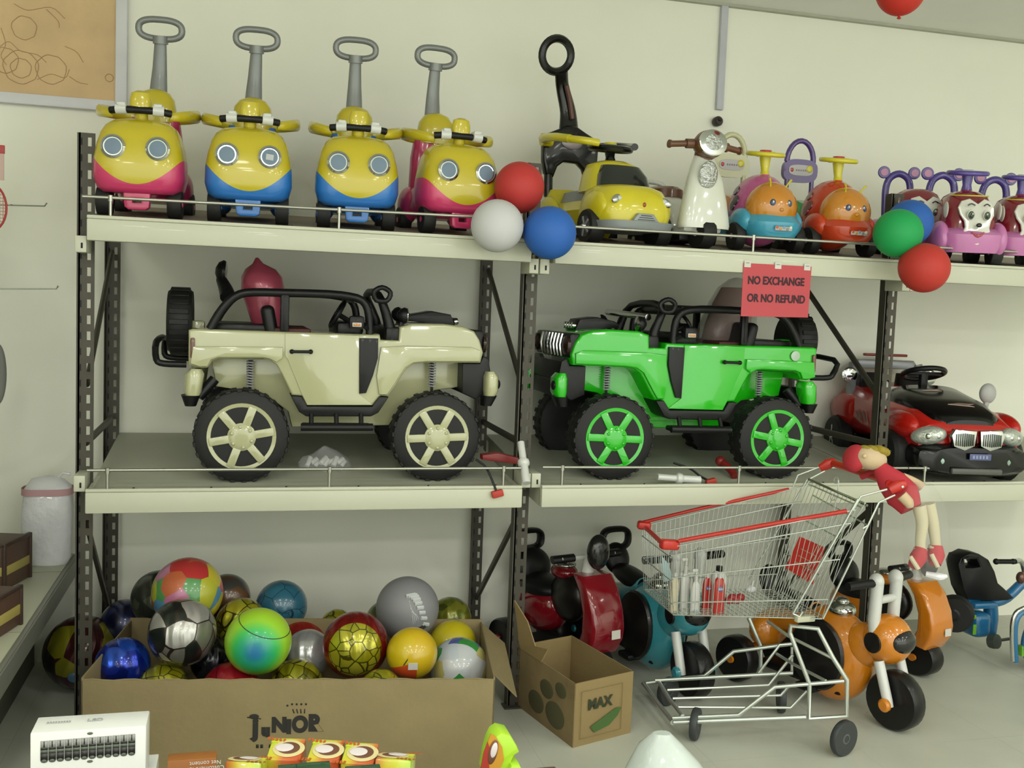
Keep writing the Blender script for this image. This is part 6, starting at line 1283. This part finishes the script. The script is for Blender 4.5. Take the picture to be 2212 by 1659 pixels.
# ------------------------------------------------------------------ near counter with goods along the bottom edge
CY0, CY1, CZ = -2.75, -2.3, .86
g = G(); g.box((.46, (CY0 + CY1) / 2, CZ - .015), (1.2, CY1 - CY0, .03), matte('counter_dark', (96, 70, 60), .5), bev=.003); g.box((.46, (CY0 + CY1) / 2, CZ / 2 - .02), (1.1, CY1 - CY0 - .05, CZ - .04), SH, bev=0)
tag(g.build('display_counter'), 'low shop counter with a dark top along the bottom edge of the picture', 'counter')
# white box with printed row of black tubes
P_ = W(65, 1578, CY1 - .02); Q_ = W(320, 1572, CY1 - .06)
yb0 = CY1 - .08
a_ = W(65, 1580, yb0); b2 = W(316, 1572, yb0); exb = (b2 - a_); exb.z = 0; wb = exb.length; hbx = (a_.z + b2.z) / 2 - CZ
t = thing('white_carton', 'white glossy carton printed with a row of black tubes', 'carton', (a_.x, yb0, CZ))
WC = mat('carton_white', (226, 228, 224), .35, coat=.3)
g = G(); g.box((wb / 2, .027, hbx / 2), (wb, .054, hbx), WC, bev=.002); ca = g.build('carton_body', t)
g = G(); PB = mat('print_charcoal', (44, 44, 42), .4); PGY = mat('print_grey', (150, 152, 148), .4); PGG = mat('print_grey_green', (86, 96, 84), .4)
s_ = wb / 251.
for k in range(12):
    x_ = (22 + k * 17.2 + 8) * s_; z1 = hbx - 19 * s_ + k * .25 * s_; w2 = 15.5 * s_
    g.box((x_, -.0006, z1 - 10 * s_), (w2, .001, 18 * s_), PGY, bev=0); g.box((x_, -.0009, z1 - 9 * s_), (2.5 * s_, .001, 14 * s_), PB, bev=0); g.box((x_, -.001, z1 - 19 * s_), (w2, .001, 5 * s_), PB, bev=0); g.box((x_, -.001, z1 - 26 * s_), (w2, .001, 8 * s_), PGG, bev=0); g.box((x_, -.001, z1 - 38 * s_), (w2, .001, 18 * s_), PB, bev=0); g.ell((x_, -.0006, z1 - 48 * s_), (w2 / 2, .0014, 5 * s_), PGG, n=10)
g.build('printed_tubes', ca, ang=0)
for zz_ in (9, 76):
    g = G(); g.ell((128 * s_, -.0006, hbx - zz_ * s_), (6.5 * s_, .001, 3.2 * s_), PGG, n=16); g.build('oval_mark', ca)
g = G()
for k in range(9): g.box(((28 + k * 6) * s_,   .03, hbx + .0004), (3.5 * s_, .006, .0006), mat('faint_grey_print', (170, 174, 172), .5), bev=0)
g.text('LED', (132 * s_, .03, hbx + .0008), .012, mat('faint_grey_print', (170, 174, 172)), (1, 0, 0), (0, 1, 0)); g.build('faint_writing', ca, ang=0)
# small white box beside it, brown carton with upside-down small print
g = G(); q_ = W(334, 1652, yb0 + .05); g.box((q_.x - .012, yb0 + .06, (CZ + q_.z) / 2), (.03, .05, q_.z - CZ), WC, bev=.001); tag(g.build('small_box'), 'tiny pale box beside the white carton', 'box')
q0, q1 = W(362, 1641, yb0 + .02), W(468, 1636, yb0 + .02)
t = thing('brown_carton', 'brown carton with small white upside-down writing at the bottom edge', 'carton', ((q0.x + q1.x) / 2, yb0 + .04, CZ)); hh_ = q0.z - CZ
g = G(); g.box((0, -.013, hh_ / 2), (q1.x - q0.x, .024, hh_), mat('brown_print', (150, 92, 36), .45), bev=.001); bb_ = g.build('carton_body', t)
g = G(); 
for k, s2 in enumerate(('Net content', 'Customers for', 'Guaranteed')): g.text(s2, (.018, -.0256, hh_ - .006 - k * .008), .0085, mat('small_print_white', (220, 212, 200), .6), (-1, 0, 0), (0, 0, -1), ext=.0002)
g.build('small_print', bb_, ang=0)
# row of soap boxes
YR_ = bpy.data.materials.new('soap_box_print'); YR_.use_nodes = True; nt = YR_.node_tree; b = nt.nodes['Principled BSDF']; b.inputs['Roughness'].default_value = .3; b.inputs['Coat Weight'].default_value = .4
tc = nt.nodes.new('ShaderNodeTexCoord'); sp = nt.nodes.new('ShaderNodeSeparateXYZ'); nt.links.new(tc.outputs['Object'], sp.inputs[0])
ad = nt.nodes.new('ShaderNodeMath'); ad.operation = 'MULTIPLY_ADD'; nt.links.new(sp.outputs[1], ad.inputs[0]); ad.inputs[1].default_value = -.55; nt.links.new(sp.outputs[0], ad.inputs[2])
mr_ = nt.nodes.new('ShaderNodeMapRange'); nt.links.new(ad.outputs[0], mr_.inputs[0]); mr_.inputs[1].default_value = -.052; mr_.inputs[2].default_value = .045
cr = nt.nodes.new('ShaderNodeValToRGB'); nt.links.new(mr_.outputs[0], cr.inputs[0]); el = cr.color_ramp.elements; el[0].color = s2l((150, 206, 40)) + (1,); el[1].color = s2l((196, 70, 40)) + (1,)
for p_, c_ in ((.3, (206, 214, 60)), (.5, (214, 196, 56)), (.66, (206, 110, 56))): n_ = el.new(p_); n_.color = s2l(c_) + (1,)
nt.links.new(cr.outputs[0], b.inputs['Base Color'])
def soap(lab, tl, tr, br, bl, flip=False):
    # top face corners in the photo, on a plane tilted towards the viewer
    ztop = CZ + .045
    A_ = FZ(*bl, ztop); B_ = FZ(*br, ztop); Cc = FZ(*tr, ztop + .012); D_ = FZ(*tl, ztop + .012)
    o_ = (A_ + B_ + Cc + D_) / 4
    t = thing('soap_box', lab, 'box', o_, group='yellow and red boxes lined up on the counter')
    X_ = (B_ - A_); wd = X_.length; X_.normalize(); Yv = ((Cc + D_) - (A_ + B_)) / 2; dp = min(Yv.length, .11); Yv.normalize(); ang_ = math.atan2(X_.y, X_.x)
    t.rotation_euler = (math.asin(max(-.5, min(.5, Yv.z))), 0, ang_ + (PI if flip else 0))
    g = G(); g.box((0, 0, -.02), (wd * .97, dp, .04), YR_, bev=.003)
    for k in range(6): g.box((0, (-1 if flip else 1) * (dp / 2 - .012 + k * .0022), .0005 - k * k * .00025), (wd * .95, .0026, .0012), YR_, bev=0)
    bx_ = g.build('carton', t)
    g = G(); g.ell((.004, 0, .0008), (.024, .020, .0012), mat('soap_ring_cream', (220, 206, 150), .5), n=24); g.ell((.004, 0, .0016), (.017, .014, .0012), mat('soap_ring_brown', (110, 70, 50), .5), n=20); g.ell((-.002, .0, .0024), (.014, .0095, .0012), mat('soap_white', (224, 214, 214), .5), n=18)
    for k in range(5): g.box((-.03 + .006 * k, .022 - .001 * k, .001), (.0035, .007, .0008), mat('soap_script', (186, 90, 40), .5), rot=(0, 0, .3 * (k % 2)), bev=0)
    for k in range(4): g.box((-.034 + .005 * k, -.024, .001), (.003, .006, .0008), mat('soap_script', (186, 90, 40)), rot=(0, 0, -.3 * (k % 2)), bev=0)
    g.build('picture', bx_)
    return t
soap('yellow and red soap box at the left end of the row, half behind its neighbour', (512, 1617), (575, 1619), (565, 1665), (484, 1662), True)
soap('yellow and red soap box, first of the four lined up side by side', (588, 1592), (661, 1595), (650, 1643), (573, 1641))
soap('yellow and red soap box, second of the four lined up side by side', (685, 1594), (748, 1600), (726, 1647), (655, 1643))
soap('yellow and red soap box, third of the four lined up side by side', (752, 1601), (824, 1606), (804, 1652), (730, 1648))
soap('yellow and red soap box at the right end of the row with its picture turned', (826, 1605), (899, 1613), (888, 1660), (808, 1655), True)
# green striped boxes in front of the row
for k, (x0, x1, yy, lb) in enumerate(((600, 640, 1652, 'dark green box corner below the first soap box'), (640, 712, 1648, 'dark green box with yellow print below the second soap box'), (745, 820, 1655, 'dark green box with pale print below the third soap box'))):
    q0 = W(x0, yy, CY1 - .17); q1 = W(x1, yy, CY1 - .17); t = thing('green_box', lb, 'box', ((q0.x + q1.x) / 2, CY1 - .195, CZ)); hq = q0.z - CZ
    g = G(); g.box((0, 0, hq / 2), (q1.x - q0.x, .05, hq), mat('dark_green_box', (30, 82, 50), .35, coat=.3), bev=.001); bb_ = g.build('carton', t)
    g = G(); g.box((-.005, -.012, hq + .0006), (.022, .02, .0008), mat('box_yellow_print', (206, 190, 60), .5), rot=(0, 0, .4), bev=0); g.build('print', bb_)
# neon packs at the right
NE = mat('neon_green_pack', (176, 222, 50), .4, coat=.2)
q0 = W(1085, 1612, CY1 - .04)
t = thing('neon_pack', 'neon green and red pack standing tilted at the right end of the counter', 'pack', q0)
g = G(); loc = [(1062, 1580), (1075, 1571), (1095, 1576), (1110, 1600), (1115, 1613), (1105, 1619), (1099, 1630), (1092, 1656), (1040, 1660), (1046, 1625), (1054, 1596)]
g.prism([(W(x, y, CY1 - .04).x - q0.x, W(x, y, CY1 - .04).z - q0.z) for x, y in loc], -.022, .022, NE, bev=.005); pk = g.build('pack_body', t)
g = G(); loc = [(1060, 1584), (1070, 1590), (1084, 1612), (1088, 1640), (1080, 1658), (1041, 1659), (1047, 1625), (1055, 1596)]
sc_ = YR_; g.prism([(W(x, y, CY1 - .062).x - q0.x, W(x, y, CY1 - .062).z - q0.z) for x, y in loc], -.0245, -.022, mat('pack_orange', (206, 150, 50), .4)); 
loc = [(1052, 1600), (1056, 1612), (1054, 1640), (1056, 1659), (1037, 1659), (1043, 1625)]; g.prism([(W(x, y, CY1 - .062).x - q0.x, W(x, y, CY1 - .062).z - q0.z) for x, y in loc], -.0260, -.0245, mat('pack_red', (170, 56, 40), .4))
q1 = W(1065, 1625, CY1 - .066) - q0; g.ell(q1, (.007, .002, .019), mat('soap_ring_brown', (110, 70, 50)), rot=(0, .2, 0), n=16); g.ell(q1 + Vector((.001, -.002, .004)), (.005, .002, .012), mat('soap_white', (224, 214, 214)), rot=(0, .2, 0), n=14); g.build('pack_front', pk)
g = G(); loc = [(1092, 1655), (1098, 1641), (1116, 1641), (1126, 1660), (1090, 1660)]; q2_ = W(1108, 1650, CY1 - .05); g.prism([(W(x, y, CY1 - .05).x - q2_.x, W(x, y, CY1 - .05).z - q2_.z) for x, y in loc], -.02, .02, NE, bev=.004)
o = g.build('neon_pack'); o.location = q2_; tag(o, 'low neon green pack lying beside the tilted one', 'pack')
# white carrier bag on the floor
q0 = W(1440, 1585, -1.25)
t = thing('carrier_bag', 'white plastic carrier bag standing on the floor at the bottom edge', 'plastic bag', (q0.x, -1.25, 0)); H_ = q0.z
g = G(); g.loft([(.01, 0, 0, .13, .10, 2.4), (.01, 0, .10, .16, .12, 2.4), (0.01, 0, H_ * .6, .15, .11, 2.3), (.0, 0, H_ * .8, .105, .08, 2.2), (-.01, 0, H_ * .93, .055, .05, 2.1), (-.01, 0, H_, .02, .02, 2)], mat('carrier_white', (220, 230, 226), .4, coat=.2, bump=.5, bscale=16), 48)
o = g.build('bag_body', t); crumple(o, .022, 9, 2)
g = G(); g.tube([(-.03, -.01, H_ * .95), (-.045, -.02, H_ * .88), (-.06, -.03, H_ * .80)], [.010, .014, .006], mat('carrier_white', (220, 230, 226)), n=8, sub=3); g.build('bag_handle', t)
